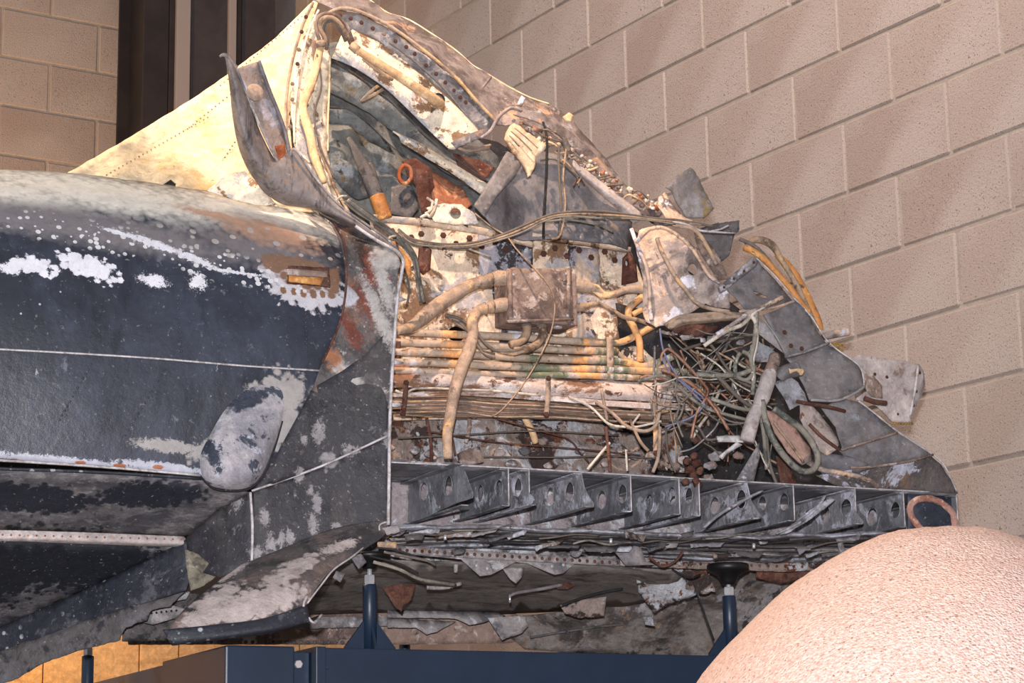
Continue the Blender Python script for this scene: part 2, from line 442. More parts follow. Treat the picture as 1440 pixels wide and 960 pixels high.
# ------------------------------------------------------------------ steel stand
m_navy = mat('navy_paint', (25, 40, 58), [('n', (29, 45, 64), 8, .4, .7)], .38, bump=.02, bscale=200, grit=0)
m_side = mat('navy_paint_worn', (30, 38, 54), [('n', (36, 36, 44), 4, .4, .7)], .4, bump=.02, grit=0)
m_rubber = mat('black_rubber', (16, 16, 18), rough=.45, bump=.02, grit=0)
m_zinc = mat('bright_zinc', (205, 205, 210), rough=.3, metal=.6, bump=.02, grit=0)
zt = P(720, 912, .0).z                                # top of the beams
so = UWZ(UV.dot(P(720, 912)), .1, 0)
stand = bpy.data.objects.new('steel_stand', None); C.objects.link(stand); stand.location = so
stand['label'] = 'dark blue steel display stand carrying the wreck on jacks'; stand['category'] = 'stand'
def ub(x, dw=0., y=912): return UV.dot(P(x, y, dw))
def sbox(name, u0, u1, w0_, w1_, z0, z1, mt, bev=.003, label=None, parent=None):
    return boxo(name, UWZ((u0+u1)/2, (w0_+w1_)/2, (z0+z1)/2), UV*((u1-u0)/2), WV*((w1_-w0_)/2), Vector((0, 0, (z1-z0)/2)), mt, parent or stand, bev, label, so)
WF = .06
sbox('beam', ub(456, WF), ub(1360, WF), WF, WF+.10, zt-.2, zt, m_navy, label='long front beam')
sbox('end_plate', ub(441, WF), ub(455, WF), WF-.015, WF+.12, zt-.21, zt+.001, m_navy, .002)
sbox('splice_plate', ub(412, WF), ub(440, WF), WF+.02, WF+.10, zt-.2, zt-.008, m_navy, .002)
sbox('beam', ub(314, WF), ub(411, WF), WF-.015, WF+.42, zt-.2, zt, m_navy, .004, label='cross beam with square end')
sbox('beam', ub(243, .5), ub(267, .5), .48, 2.6, zt-.2, zt+.0, m_navy, .004, label='cross beam running back towards the wall')
sbox('beam', ub(300, .9), ub(1250, .9), .9, 1.0, zt-.2, zt-.004, m_navy, label='long rear beam')
sbox('beam', ub(100, .9), ub(360, .95)-.05, .9, 1.0, zt-.5, zt-.35, m_navy, label='low rear cross beam')
for x, w_ in ((360, .1), (1300, .1), (360, .95), (1200, .95)):
    u = ub(x, w_); sbox('leg', u-.05, u+.05, w_-.045, w_+.045, .012, zt-.201, m_navy)
    sbox('foot_plate', u-.1, u+.1, w_-.1, w_+.1, 0, .012, m_navy)
def place(name, prof, base, mt, parent, ns=24, org=None):
    v, f = lathe(prof, ns); me = bpy.data.meshes.new(name); me.from_pydata([p+base-org for p in v], [], f)
    o = link(name, me, mt, parent, smooth=ns > 8); return o
def hexa(name, base, r, h, mt, parent, org, axis=None):
    vs, fs = lathe([(r*.92, 0), (r, h*.15), (r, h*.85), (r*.9, h)], 6)
    ax = axis or Vector((0, 0, 1)); q = Vector((0, 0, 1)).rotation_difference(ax)
    me = bpy.data.meshes.new(name); me.from_pydata([q @ p+base-org for p in vs], [], fs); return link(name, me, mt, parent, smooth=False)
for x, y in ((418, 934), (418, 968)):
    hexa('bolt', P(x, y, WF+.012), .009, .01, m_zinc, stand, so, -WV)
hexa('bolt', P(458, 937, WF-.001), .006, .008, m_navy, stand, so, -WV)
def jack(x, dw, yb, ysleeve, ynut, ypad0, ypad1, rpad, rs, drop=0.):
    c = P(x, yb, dw); m = mpp(x, yb, dw); zt_ = zt-drop; z = lambda yy: P(x, yy, dw).z
    r = rs*m
    s = place('jack_post', [(r, 0), (r, z(ysleeve)-zt_-.002), (r*.92, z(ysleeve)-zt_)], Vector((c.x, c.y, zt_)), m_navy, stand, 20, so)
    s['label'] = 'jack post under the wreck'
    place('jack_screw', [(r*.35, 0), (r*.35, z(ypad0)-z(ysleeve)+.01)], Vector((c.x, c.y, z(ysleeve)-.002)), m_zinc, s, 12, so)
    hexa('nut', Vector((c.x, c.y, z(ysleeve)+.001)), r*.8, z(ynut)-z(ysleeve), m_zinc, s, so)
    hp = z(ypad1)-z(ypad0); R = rpad*m
    place('jack_pad', [(R*.28, 0), (R*.36, hp*.15), (R*.5, hp*.42), (R*.8, hp*.6), (R, hp*.68), (R, hp*.93), (R*.93, hp)], Vector((c.x, c.y, z(ypad0))), m_rubber, s, 32, so)
    for d, sg in ((UV, 1), (UV, -1), (WV, 1), (WV, -1)):
        e = d*sg; b0 = Vector((c.x, c.y, zt_))-so; q = d.cross(Vector((0, 0, 1)))*.003
        tri = [e*r*.9, e*(r+.042), e*(r+.042)+Vector((0, 0, .006)), e*r*.9+Vector((0, 0, .062))]
        if abs(d.dot(WV)) > .5: tri = [e*r*.9, e*(r+.02), e*(r+.02)+Vector((0, 0, .006)), e*r*.9+Vector((0, 0, .05))]
        vs = [b0+p+q for p in tri]+[b0+p-q for p in tri]
        me = bpy.data.meshes.new('gusset'); me.from_pydata(vs, [], [(0, 1, 2, 3), (7, 6, 5, 4), (0, 4, 5, 1), (1, 5, 6, 2), (2, 6, 7, 3), (3, 7, 4, 0)])
        link('gusset', me, m_navy, s, smooth=False)
    return Vector((c.x, c.y, z(ypad1)))
pads = [jack(520, .11, 908, 822, 809, 800, 778, 30, 10), jack(1028, .075, 915, 838, 826, 822, 793, 30, 9.5),
        jack(569, .95, 905, 903, 899, 897, 880, 20, 8), jack(123, .95, 950, 922, 911, 908, 893, 20, 8.5, .35)]
# low timber boarding between the stand and the wall
m_tim = mat('pale_timber', (214, 180, 138), [('n', (200, 162, 118), 4, .45, .65, (1, 1, 5)), ('n', (220, 190, 150), 14, .58, .7, (1, 1, .3))], .7, bump=.15)
YB = 7.9
tb = bpy.data.objects.new('timber_boarding', None); C.objects.link(tb); zt2 = atY(300, 876, YB).z
tb.location = (atY(300, 900, YB).x, YB, 0); tb['label'] = 'pale timber boarding under warm light behind the stand'; tb['category'] = 'boarding'
xs = [min(XW-.02, atY(q, 920, YB).x) for q in (-160, -60, 60, 195, 250, 420, 560, 640)]
for a, b in zip(xs, xs[1:]):
    boxo('board', Vector(((a+b)/2, YB+random.uniform(0, .006), zt2/2)), Vector(((b-a)/2-.003, 0, 0)), Vector((0, .012, 0)), Vector((0, 0, zt2/2)), m_tim, tb, .002, origin=Vector(tb.location))


# ------------------------------------------------------------------ wreck materials
def strokes(l): return l
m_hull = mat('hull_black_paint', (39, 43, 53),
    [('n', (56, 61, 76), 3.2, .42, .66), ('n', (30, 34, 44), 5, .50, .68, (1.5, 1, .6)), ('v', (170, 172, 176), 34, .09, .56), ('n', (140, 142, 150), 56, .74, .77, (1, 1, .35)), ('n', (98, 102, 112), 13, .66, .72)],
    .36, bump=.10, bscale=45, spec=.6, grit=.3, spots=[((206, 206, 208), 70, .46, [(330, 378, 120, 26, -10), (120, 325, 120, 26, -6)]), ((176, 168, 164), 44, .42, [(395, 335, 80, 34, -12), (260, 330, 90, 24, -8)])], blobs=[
    ((206, 204, 198), .16, 1.6, .42, [(-60, 264, 190, 46, -4), (150, 274, 190, 42, -5), (350, 298, 130, 32, -9)]),  # chalked paint along the barrel top, with overhead glare painted in
    ((118, 113, 116), .08, 1.3, .4, [(120, 322, 230, 30, -5), (360, 352, 90, 26, -9)]),
    ((176, 142, 122), .08, 1.6, .35, [(380, 322, 62, 26, -12), (330, 300, 60, 9, -10)]),
    ((214, 214, 222), .03, 2.6, .06, [(44, 376, 33, 16, -4), (122, 376, 42, 20, -14), (213, 397, 17, 9, -5), (276, 398, 10, 12, 0), (12, 380, 14, 8, 0), (172, 322, 24, 3.5, -14), (222, 340, 40, 6, -17), (275, 362, 34, 5.5, -22), (330, 382, 40, 2.5, -3)]),
    ((190, 188, 194), .02, 1.6, .06, [(432, 402, 57, 38, -10), (395, 378, 24, 24, 0), (402, 676, 12, 10, 0)]),
    ((128, 98, 78), .02, 1.3, .10, [(432, 382, 40, 27, -8), (402, 366, 30, 16, 0), (470, 395, 10, 26, -15), (398, 408, 4, 6, 0), (413, 410, 4, 6, 0), (426, 413, 4, 6, 0), (440, 413, 5, 7, 0), (453, 414, 4, 6, 0), (466, 415, 5, 6, 0)]),
    
    ((150, 146, 144), .02, 1.7, .10, [(375, 570, 62, 36, 38), (300, 628, 40, 14, 32), (235, 628, 44, 9, -3), (392, 600, 34, 28, 60)]),
    ((168, 170, 182), .02, 2.0, .09, [(-60, 648, 130, 8, -2), (100, 652, 130, 8, -3), (230, 658, 60, 7, -4)]),
    ((150, 92, 64), .02, .9, .12, [(20, 648, 8, 3, 0), (113, 651, 7, 3, 0), (168, 655, 8, 3, 0), (222, 657, 7, 3, 0)]),
    ])
m_band = mat('scorched_skin', (92, 88, 88),
    [('n', (66, 62, 64), 9, .47, .56), ('n', (146, 106, 84), 8, .52, .68), ('n', (176, 168, 164), 26, .60, .68), ('v', (190, 186, 184), 60, .12, .5)], .6, bump=.3,
    blobs=[((34, 28, 28), .02, 1.8, .35, [(516, 366, 11, 42, 8)]), ((108, 58, 46), .02, 2.4, .3, [(522, 385, 13, 34, 10), (512, 430, 11, 34, 24), (490, 470, 9, 26, 28)]),
           ((168, 164, 160), .0, 2.4, .3, [(545, 362, 16, 24, -20), (530, 445, 8, 56, 18), (488, 530, 12, 40, 40), (536, 400, 7, 44, 12)]),
           ((176, 176, 184), .02, 1.4, .1, [(486, 420, 12, 16, 0)]), ((152, 104, 74), .02, 2.6, .35, [(462, 505, 13, 18, 30)])])
m_front = mat('front_skin_black', (50, 49, 54),
    [('n', (72, 68, 66), 7, .48, .72, (1, 1, .5)), ('n', (30, 30, 34), 10, .55, .7), ('n', (96, 92, 90), 60, .62, .72)], .5, bump=.22, blobs=[
    ((134, 130, 132), .0, 3.2, .22, [(446, 606, 7, 15, 0), (459, 645, 12, 14, 0), (422, 668, 6, 10, 0), (486, 636, 6, 9, 0), (426, 620, 4, 6, 0), (375, 728, 6, 12, 0), (445, 705, 5, 14, 0), (440, 738, 6, 14, 0), (438, 690, 4, 6, 0), (398, 756, 5, 12, 0), (384, 764, 6, 10, 0), (365, 775, 8, 8, 0), (408, 755, 5, 12, 0), (472, 740, 6, 5, 0), (342, 700, 5, 9, 0), (538, 622, 8, 9, 0), (495, 635, 5, 6, 0)])])
m_under = mat('underside_paint', (86, 84, 88),
    [('n', (112, 108, 108), 30, .5, .62, (1, 1, 3)), ('n', (62, 62, 68), 12, .5, .62, (1, 1, 3))], .6, bump=.25, blobs=[
    ((28, 32, 42), .12, 1.5, .08, [(30, 705, 100, 18, -2), (200, 702, 74, 16, 3), (-100, 700, 70, 18, 0)]),
    ((26, 30, 38), .4, 1.5, .08, [(60, 800, 150, 36, -2), (-80, 820, 120, 40, 0)])])
m_door = mat('door_edge_paint', (38, 41, 50), [('n', (76, 76, 82), 20, .55, .64), ('v', (150, 152, 158), 38, .22, .48)], .5, bump=.2)
m_dark = mat('sooty_metal', (86, 82, 82), [('n', (92, 90, 94), 16, .5, .66), ('n', (46, 46, 50), 24, .55, .66)], .65, bump=.3)
m_peel = mat('peeled_skin_grey', (126, 117, 114), [('n', (124, 114, 110), 8, .45, .7), ('n', (80, 74, 75), 20, .52, .66, (2.4, 1, .6)), ('n', (146, 112, 88), 30, .66, .72)], .6, bump=.15)
m_flap = mat('flap_paint', (86, 80, 79), [('n', (112, 96, 90), 5, .48, .62), ('n', (56, 54, 56), 8, .5, .6)], .5, bump=.3, blobs=[
    ((172, 160, 156), -.15, 1.9, .12, [(300, 855, 62, 20, 38), (360, 850, 78, 24, 18), (420, 800, 50, 13, 30), (350, 790, 44, 9, 33), (500, 760, 28, 7, 20)])])
m_cream = mat('cream_primer', (214, 192, 158), [('n', (226, 210, 182), 7, .45, .65), ('n', (206, 172, 118), 5, .56, .72), ('v', (150, 112, 76), 55, .10, .56), ('n', (176, 146, 112), 45, .68, .74)], .7, bump=.22)
m_creamp = mat('frame_cream_flaking', (228, 214, 192), [('n', (176, 176, 180), 9, .53, .60), ('n', (138, 110, 84), 18, .58, .62), ('v', (110, 70, 46), 60, .14, .52), ('n', (240, 230, 210), 40, .55, .65)], .65, bump=.3)
m_alu = mat('corroded_aluminium', (146, 141, 141), [('n', (102, 100, 104), 12, .47, .58), ('n', (184, 182, 186), 26, .58, .68), ('n', (150, 116, 96), 20, .66, .73)], .5, .05, bump=.3)
m_alud = mat('dull_aluminium', (118, 113, 113), [('n', (92, 90, 94), 8, .45, .65), ('n', (126, 128, 136), 14, .60, .72), ('v', (112, 60, 44), 22, .13, .62)], .5, .05, bump=.18)
m_skinr = mat('outer_skin_brownish', (136, 126, 124), [('n', (96, 86, 84), 7, .47, .58), ('n', (176, 144, 120), 11, .57, .63), ('n', (168, 164, 168), 30, .62, .7)], .55, .2, bump=.25)
m_inter = mat('interior_green_grey', (116, 120, 120), [('n', (86, 88, 90), 6, .42, .6), ('n', (140, 148, 156), 9, .58, .7), ('n', (112, 100, 74), 18, .62, .7), ('n', (50, 50, 50), 14, .64, .70)], .6, .15, bump=.3)
m_pan = mat('bulkhead_flaking', (216, 194, 172), [('n', (126, 98, 76), 8, .52, .56), ('n', (176, 170, 172), 5, .58, .62), ('n', (230, 214, 190), 28, .56, .64), ('n', (58, 52, 52), 13, .66, .69)], .65, bump=.3)
m_pand = mat('bulkhead_grey_shade_flaking', (150, 148, 158), [('n', (52, 50, 56), 10, .50, .53), ('n', (190, 170, 152), 7, .56, .62), ('n', (176, 180, 186), 24, .58, .66)], .6, bump=.3)  # grey flaking paint, also used to paint the shaded stretch of bulkhead
m_low = mat('lower_panel_corrosion', (154, 138, 130), [('n', (66, 54, 52), 9, .51, .55), ('n', (190, 192, 198), 12, .54, .60), ('n', (110, 66, 44), 18, .60, .66), ('n', (206, 210, 210), 30, .62, .68)], .75, bump=.6)
m_rust = mat('rusted_steel', (98, 68, 58), [('n', (82, 44, 34), 20, .45, .6), ('n', (132, 88, 68), 14, .56, .68), ('n', (60, 34, 30), 40, .6, .7)], .8, bump=.4)
m_orange = mat('orange_rust', (150, 98, 74), [('n', (140, 70, 34), 14, .45, .62), ('n', (206, 156, 112), 22, .58, .7)], .8, bump=.3)
m_brown = mat('brown_phenolic', (138, 118, 108), [('n', (96, 80, 74), 9, .50, .60), ('n', (176, 160, 152), 16, .57, .63), ('n', (74, 66, 66), 30, .62, .7)], .7, bump=.3)
m_beam = mat('longeron_flaking', (198, 182, 176), [('n', (130, 96, 76), 10, .5, .56, (.35, 1, 1)), ('n', (212, 204, 204), 18, .55, .62, (.5, 1, 1)), ('n', (94, 66, 52), 24, .60, .66)], .7, bump=.35)
m_wood = mat('laminated_strip', (134, 112, 98), [('n', (82, 68, 58), 12, .42, .56, (.12, 1, 6)), ('n', (152, 130, 112), 14, .56, .66, (.15, 1, 7))], .8, bump=.4)
m_joist = mat('floor_joist_paint', (126, 127, 133), [('n', (98, 99, 105), 8, .46, .60), ('n', (182, 185, 196), 15, .58, .66), ('n', (122, 104, 96), 30, .66, .71)], .5, .1, bump=.25)
m_joistl = mat('floor_joist_corroded', (146, 145, 150), [('n', (196, 198, 210), 14, .48, .58), ('n', (112, 111, 114), 20, .56, .64), ('n', (110, 72, 54), 26, .66, .72)], .6, .1, bump=.5)
m_edge = mat('bare_cut_edge', (186, 182, 184), [('n', (150, 144, 142), 40, .5, .62)], .45, .2, bump=.2)
m_pipec = mat('pipe_cream_cloth', (216, 182, 140), [('n', (188, 150, 112), 14, .5, .64), ('n', (226, 200, 164), 30, .55, .66), ('n', (120, 92, 68), 26, .66, .72)], .6, bump=.2)
m_piped = mat('pipe_lagging_brown', (170, 148, 130), [('n', (136, 118, 106), 10, .50, .6), ('n', (206, 168, 124), 12, .56, .66), ('n', (112, 96, 88), 40, .62, .7)], .65, bump=.3)
m_tubeg = mat('tube_striped_paint', (178, 158, 140), [('n', (112, 118, 96), 7, .54, .60, (1, 1, .3)), ('n', (226, 168, 112), 9, .55, .63, (1, 1, .3)), ('n', (196, 190, 192), 14, .58, .65, (1, 1, .3)), ('n', (120, 90, 70), 30, .66, .7)], .55, bump=.2)
m_cab = mat('cable_dark', (98, 90, 84), [('n', (104, 94, 84), 20, .5, .64)], .7, bump=.2)
m_cabb = mat('cable_brown', (158, 134, 112), [('n', (92, 76, 64), 22, .48, .62), ('n', (182, 152, 116), 20, .6, .7)], .7, bump=.25)
m_cabw = mat('cable_pale', (196, 188, 176), [('n', (150, 136, 122), 26, .5, .64)], .6, bump=.2)
m_cabg = mat('cable_grey_green', (128, 124, 114), [('n', (76, 80, 76), 20, .5, .62), ('n', (164, 158, 146), 26, .6, .7)], .65, bump=.2)
m_blue = mat('wire_blue', (112, 116, 146), rough=.5, bump=0)
m_red = mat('wire_copper', (158, 120, 100), [('n', (126, 80, 60), 26, .5, .62)], .5, .3, bump=.1)
m_ochre = mat('ochre_hose', (188, 130, 72), [('n', (150, 98, 54), 12, .5, .64), ('n', (224, 176, 110), 20, .58, .7), ('n', (96, 70, 50), 26, .66, .71)], .55, bump=.2)
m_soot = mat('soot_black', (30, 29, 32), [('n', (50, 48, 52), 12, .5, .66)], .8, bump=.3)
m_foil = mat('bright_foil', (196, 198, 206), [('n', (140, 138, 142), 30, .5, .62), ('n', (130, 86, 66), 22, .66, .72)], .32, .6, bump=.7, bscale=80)
m_paper = mat('pale_panel', (170, 160, 158), [('n', (196, 186, 182), 8, .48, .62), ('n', (140, 120, 110), 14, .58, .66), ('v', (84, 50, 42), 26, .12, .6)], .6, .1, bump=.25)
m_crum = mat('crumpled_skin', (162, 148, 142), [('n', (214, 182, 156), 7, .5, .56), ('n', (116, 104, 100), 9, .55, .62), ('n', (210, 210, 222), 12, .59, .63), ('n', (108, 68, 48), 20, .66, .72)], .5, .15, bump=.3)
m_stick = mat('straw_insulation', (176, 138, 62), [('n', (128, 96, 44), 30, .45, .6)], .9, bump=.4)

wreck['label'] = 'burnt and torn front section of an old aircraft on jack posts'; wreck['category'] = 'aircraft wreck'

# ------------------------------------------------------------------ outer body: barrel, front side, underside
# barrel skin: rows from the hidden back over the top down to the chine
cols = [(-170, 232, 638), (0, 238, 645), (110, 246, 654), (220, 258, 663), (310, 270, 676), (370, 281, 686), (430, 296, 664), (478, 314, 645), (512, 338, 632)]
fr = [(0, .02, .62), (0, .0, .30), (.045, 0, .175), (.14, 0, .085), (.28, 0, .03), (.45, 0, .004), (.62, 0, .0), (.80, 0, .006), (1, 0, .02)]
rows = []
for t, dy, dw in fr:
    r = []
    for i, (x, a, b) in enumerate(cols):
        xx = x
        if x > 440: xx = x+[0, 3, 10, 14, 16, 14, 4, -8, 0][min(8, int(t*8.01))]*(1 if x < 500 else 1.2)
        r.append((xx, a+(b-a)*t+(14 if t == 0 and dw > .5 else 0)*1., dw*(1. if x < 420 else .92)))
    rows.append(r)
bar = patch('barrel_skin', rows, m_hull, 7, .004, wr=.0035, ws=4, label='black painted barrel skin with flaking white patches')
# seams and rivet rows on the barrel
def seam(name, pts, r, mt, off=-.006): return tube(name, [(x, y, d+off) for x, y, d in pts], r, mt, k=6, ns=6, flat=1.)
seam('seam', [(-150, 484, .0), (0, 491, .0), (110, 497, .0), (220, 504, .0), (340, 514, .0), (450, 521, .0)], 1.6, m_edge)
seam('seam', [(-150, 640, .02), (0, 647, .02), (140, 656, .02), (281, 668, .02)], 2.2, m_edge)
tube('lip', [(-150, 655, .01), (0, 659, .01), (140, 664, .01), (285, 673, .01)], 4, m_door, flat=.6)
def rivrow(name, a, b, n, r, mt, dw0, dw1, parent=None, h=.0015):
    vs, fs = [], []
    for i in range(n):
        t = i/(n-1); x = a[0]+(b[0]-a[0])*t; y = a[1]+(b[1]-a[1])*t; d = dw0+(dw1-dw0)*t
        c = P(x, y, d); R = r*mpp(x, y, d); k = len(vs)
        for rr, hh in ((R, 0), (R*.75, h*.8)):
            for j in range(6): an = 1.0472*j; vs.append(c+UV*math.cos(an)*rr+Vector((0, 0, math.sin(an)*rr))-WV*hh)
        vs.append(c-WV*h)
        for j in range(6): q = (j+1) % 6; fs += [(k+j, k+q, k+6+q, k+6+j), (k+6+j, k+6+q, k+12)]
    o = link(name, mesh(vs, fs, name), mt, parent or wreck); o['kind'] = 'stuff'; return o
for x0, y0, x1, y1 in ((128, 512, 84, 590), (232, 520, 176, 612), (430, 430, 432, 500), (250, 420, 256, 500)):
    rivrow('rivets', (x0, y0), (x1, y1), 13, 1.7, m_hull, -.004, -.003)
# scorched fairing band, flaring out to the torn front edge
patch('fairing_band', [
    [(432, 290, .16), (458, 303, .13), (486, 318, .10), (515, 330, .06), (545, 345, .02)],
    [(468, 318, .06), (485, 334, .055), (505, 342, .045), (530, 350, .02), (563, 366, -.03)],
    [(484, 365, .02), (497, 370, .02), (518, 374, .012), (540, 376, -.01), (561, 385, -.03)],
    [(485, 410, .0), (498, 416, .004), (518, 420, .0), (538, 420, -.012), (556, 425, -.03)],
    [(476, 458, -.004), (488, 464, .0), (506, 468, -.002), (532, 468, -.014), (552, 470, -.03)],
    [(452, 512, -.006), (468, 520, -.004), (490, 522, -.006), (522, 520, -.016), (550, 520, -.03)],
    [(440, 548, -.004), (462, 556, -.004), (485, 560, -.006), (518, 570, -.016), (549, 575, -.03)]], m_band, 7, .004, wr=.003, ws=12, edge=.0, label='rust and soot stained flaring fairing band')
tube('seam', [(470, 314, .055), (484, 340, .03), (487, 375, .012), (486, 412, -.006), (477, 456, -.012), (453, 510, -.014)], 1.5, m_rust)
# front side below the band
sheet('front_side_skin', [(440, 545, -.004), (480, 522, -.006), (512, 500, -.012), (540, 470, -.02), (550, 500, -.03), (548, 560, -.03), (547, 614, -.03), (450, 657, -.0), (356, 690, .02), (385, 645, .0), (410, 600, -.002)], m_front, th=.004, step=9, wr=.003, ws=10, label='sooty black front side skin')
sheet('lower_side_skin', [(356, 690, .02), (450, 657, -.0), (547, 614, -.03), (547, 680, -.03), (546, 735, -.028), (500, 745, -.01), (430, 760, .0), (356, 792, .02)], m_front, th=.004, step=9, wr=.003, ws=10)
sheet('chine_side_skin', [(350, 692, .022), (355, 692, .022), (355, 792, .02), (310, 812, .06), (268, 800, .12), (262, 757, .14), (300, 722, .08)], m_front, th=.004, step=9, wr=.004, ws=10)
tube('seam', [(354, 690, .012), (450, 656, -.008), (546, 612, -.036)], 1.8, m_edge)
tube('seam', [(352, 692, .014), (355, 740, .012), (354, 790, .012)], 2.2, m_edge)
tube('torn_edge', [(500, 318, .04), (530, 338, .02), (556, 352, -.02), (567, 366, -.04), (565, 382, -.04), (559, 420, -.04), (555, 470, -.04), (551, 530, -.04), (548, 600, -.04), (547, 680, -.04), (546, 738, -.035)], 2.6, m_edge, label='bright torn front edge of skin')
for x, y in ((556, 418), (552, 507), (551, 566)):
    sheet('edge_tab', [(x-2, y, -.035), (x+8, y-1, -.04), (x+16, y+3, -.03), (x+8, y+6, -.035), (x-1, y+6, -.035)], m_edge, th=.002)
sheet('window_slot', [(404, 374, -.002), (462, 376, .004), (464, 404, .002), (452, 402, .0), (404, 398, -.003)], m_rust, step=6, th=.004, jag=1.2, label='rust brown frame of a small slot')
sheet('slot_plate', [(406, 386, -.006), (456, 389, -.002), (450, 401, -.003), (406, 396, -.006)], m_ochre, step=6, th=.003, jag=.6, label='orange plate in the slot')
sheet('slot_lip', [(404, 378, -.012), (460, 382, -.006), (460, 390, -.010), (404, 386, -.014)], m_brown, step=6, th=.003, jag=1)
# teardrop blister
def blister():
    vs, fs = [], []; ring = [(345, 548), (372, 541), (394, 547), (399, 566), (396, 595), (384, 633), (368, 668), (350, 685), (322, 688), (296, 682), (284, 668), (282, 640), (296, 610), (318, 574)]
    n = 5*len(ring); cl = [(a, b, 0) for a, b in ring]; N = len(ring)
    def rp(t):
        i = int(t) % N; f = t-int(t); a, b, c, d = (Vector(cl[(i+q) % N]) for q in (-1, 0, 1, 2))
        return .5*((2*b)+(c-a)*f+(2*a-5*b+4*c-d)*f*f+(3*b-a-3*c+d)*f**3)
    cx, cy = 343, 622; K = 9
    for s in range(K+1):
        t = s/K
        for j in range(n):
            q = rp(j/5); x = cx+(q.x-cx)*(1-t*.999); y = cy+(q.y-cy)*(1-t*.999)
            h = (1-(1-t)**2.2)**.6
            low = max(0, min(1, (y-560)/120)); h *= .008+.052*low
            vs.append(P(x, y, (.0 if x > 0 else 0)-h-.002))
    for s in range(K):
        for j in range(n): a = s*n+j; b = s*n+(j+1) % n; fs.append((a, b, b+n, a+n))
    vs2 = [p+WV*0 for p in vs]
    return link('blister_fairing', mesh(vs2, fs), mat('blister_paint', (140, 138, 146), [('n', (166, 162, 166), 10, .45, .6), ('n', (62, 68, 82), 16, .60, .64), ('n', (176, 180, 192), 28, .62, .68)], .5, bump=.3, blobs=[((48, 54, 68), -.03, 1.8, .12, [(348, 560, 36, 14, 25), (296, 630, 8, 34, 20)])]), wreck)
b_ = blister(); b_['label'] = 'teardrop blister fairing with worn grey paint'
tube('blister_rim', [(284, 672, -.004), (300, 686, -.006), (325, 690, -.006), (350, 687, -.006), (368, 670, -.005), (384, 636, -.004), (397, 592, -.002)], 1.5, m_soot)
# underside panels and ledge
sheet('underside_panel', [(-150, 654, .01), (0, 660, .01), (150, 667, .01), (285, 675, .015), (350, 692, .02), (300, 724, .09), (262, 756, .16), (120, 750, .16), (0, 746, .16), (-150, 742, .16)], m_under, th=.004, step=14, wr=.003, label='flaking grey underside panel under the chine')
patch('ledge', [[(-150, 741, .15), (0, 745, .15), (130, 749, .15), (258, 754, .15)], [(-150, 752, .145), (0, 755, .145), (130, 759, .145), (266, 764, .145)], [(-150, 757, .16), (0, 760, .16), (130, 764, .16), (260, 768, .16)]], m_paper, 6, .003, wr=.001, label='pale riveted ledge strip')
rivrow('rivets', (-140, 748), (255, 758), 34, 1.6, m_orange, .142, .142)
sheet('underside_panel', [(-150, 757, .16), (0, 760, .16), (150, 764, .16), (264, 766, .16), (200, 796, .24), (110, 836, .34), (0, 884, .46), (-150, 948, .6)], m_under, th=.004, step=14, wr=.003, label='black painted lower underside panel')
sheet('door_edge', [(264, 758, .14), (272, 800, .14), (262, 830, .14), (170, 858, .24), (80, 888, .34), (0, 918, .44), (-150, 975, .58), (-150, 945, .58), (0, 882, .44), (110, 834, .33), (200, 792, .22)], m_door, th=.006, step=9, wr=.002, label='dark rivet speckled door edge')
sheet('door_inner_skin', [(262, 830, .15), (240, 852, .18), (212, 858, .2), (206, 872, .2), (176, 882, .22), (168, 900, .24), (110, 915, .3), (60, 932, .36), (20, 956, .42), (-150, 1010, .56), (-150, 973, .58), (0, 916, .44), (80, 886, .34), (170, 857, .24)], m_dark, th=.004, step=9, jag=1.5, wr=.004, label='torn dark inner skin of the door')
sheet('bent_bracket', [(260, 772, .10), (278, 778, .09), (296, 792, .08), (306, 810, .08), (290, 822, .09), (270, 830, .1), (264, 800, .1)], mat('bracket_mossy', (128, 122, 108), [('n', (84, 80, 72), 22, .46, .58), ('n', (160, 150, 136), 30, .6, .7)], .8, bump=.5), step=6, jag=1, crease=.02)
sheet('inner_bracket', [(170, 862, .3), (205, 840, .28), (260, 832, .26), (290, 838, .3), (270, 872, .3), (240, 900, .34), (170, 902, .34)], m_dark, step=8, jag=2, wr=.01)
sheet('perforated_strip', [(188, 858, .26), (240, 850, .25), (268, 858, .25), (250, 868, .25), (215, 878, .26), (190, 872, .26)], m_alu, step=6, wr=.003)
rivrow('rivets', (192, 864), (248, 858), 9, 1.8, m_soot, .25, .24)
sheet('bright_bracket', [(222, 836, .23), (250, 828, .22), (268, 832, .22), (262, 842, .22), (240, 846, .22)], m_foil, step=6, crease=.01)
# hanging flap with channel lip
patch('hanging_flap', [
    [(352, 790, .0), (400, 770, -.005), (450, 752, -.012), (500, 738, -.02), (546, 728, -.03)],
    [(330, 800, -.03), (385, 785, -.045), (440, 770, -.05), (495, 757, -.05), (540, 752, -.045)],
    [(286, 835, -.08), (345, 822, -.10), (405, 808, -.11), (455, 795, -.10), (498, 782, -.08)],
    [(250, 865, -.12), (315, 855, -.14), (375, 845, -.15), (420, 832, -.145), (458, 808, -.12)],
    [(231, 889, -.14), (295, 882, -.16), (350, 876, -.17), (395, 866, -.165), (430, 850, -.15)]], m_flap, 8, .003, wr=.003, ws=9, edge=.0006, label='hanging skin flap with flaking brown and white paint')
patch('flap_channel', [[(229, 886, -.142), (300, 879, -.165), (370, 870, -.17), (430, 851, -.155)], [(231, 889, -.15), (302, 884, -.172), (372, 874, -.178), (432, 855, -.163)], [(240, 905, -.15), (310, 896, -.175), (380, 886, -.18), (438, 872, -.16)], [(246, 906, -.11), (314, 898, -.13), (386, 888, -.14), (448, 866, -.12)]], m_door, 6, .003, label='folded black channel along the flap edge')
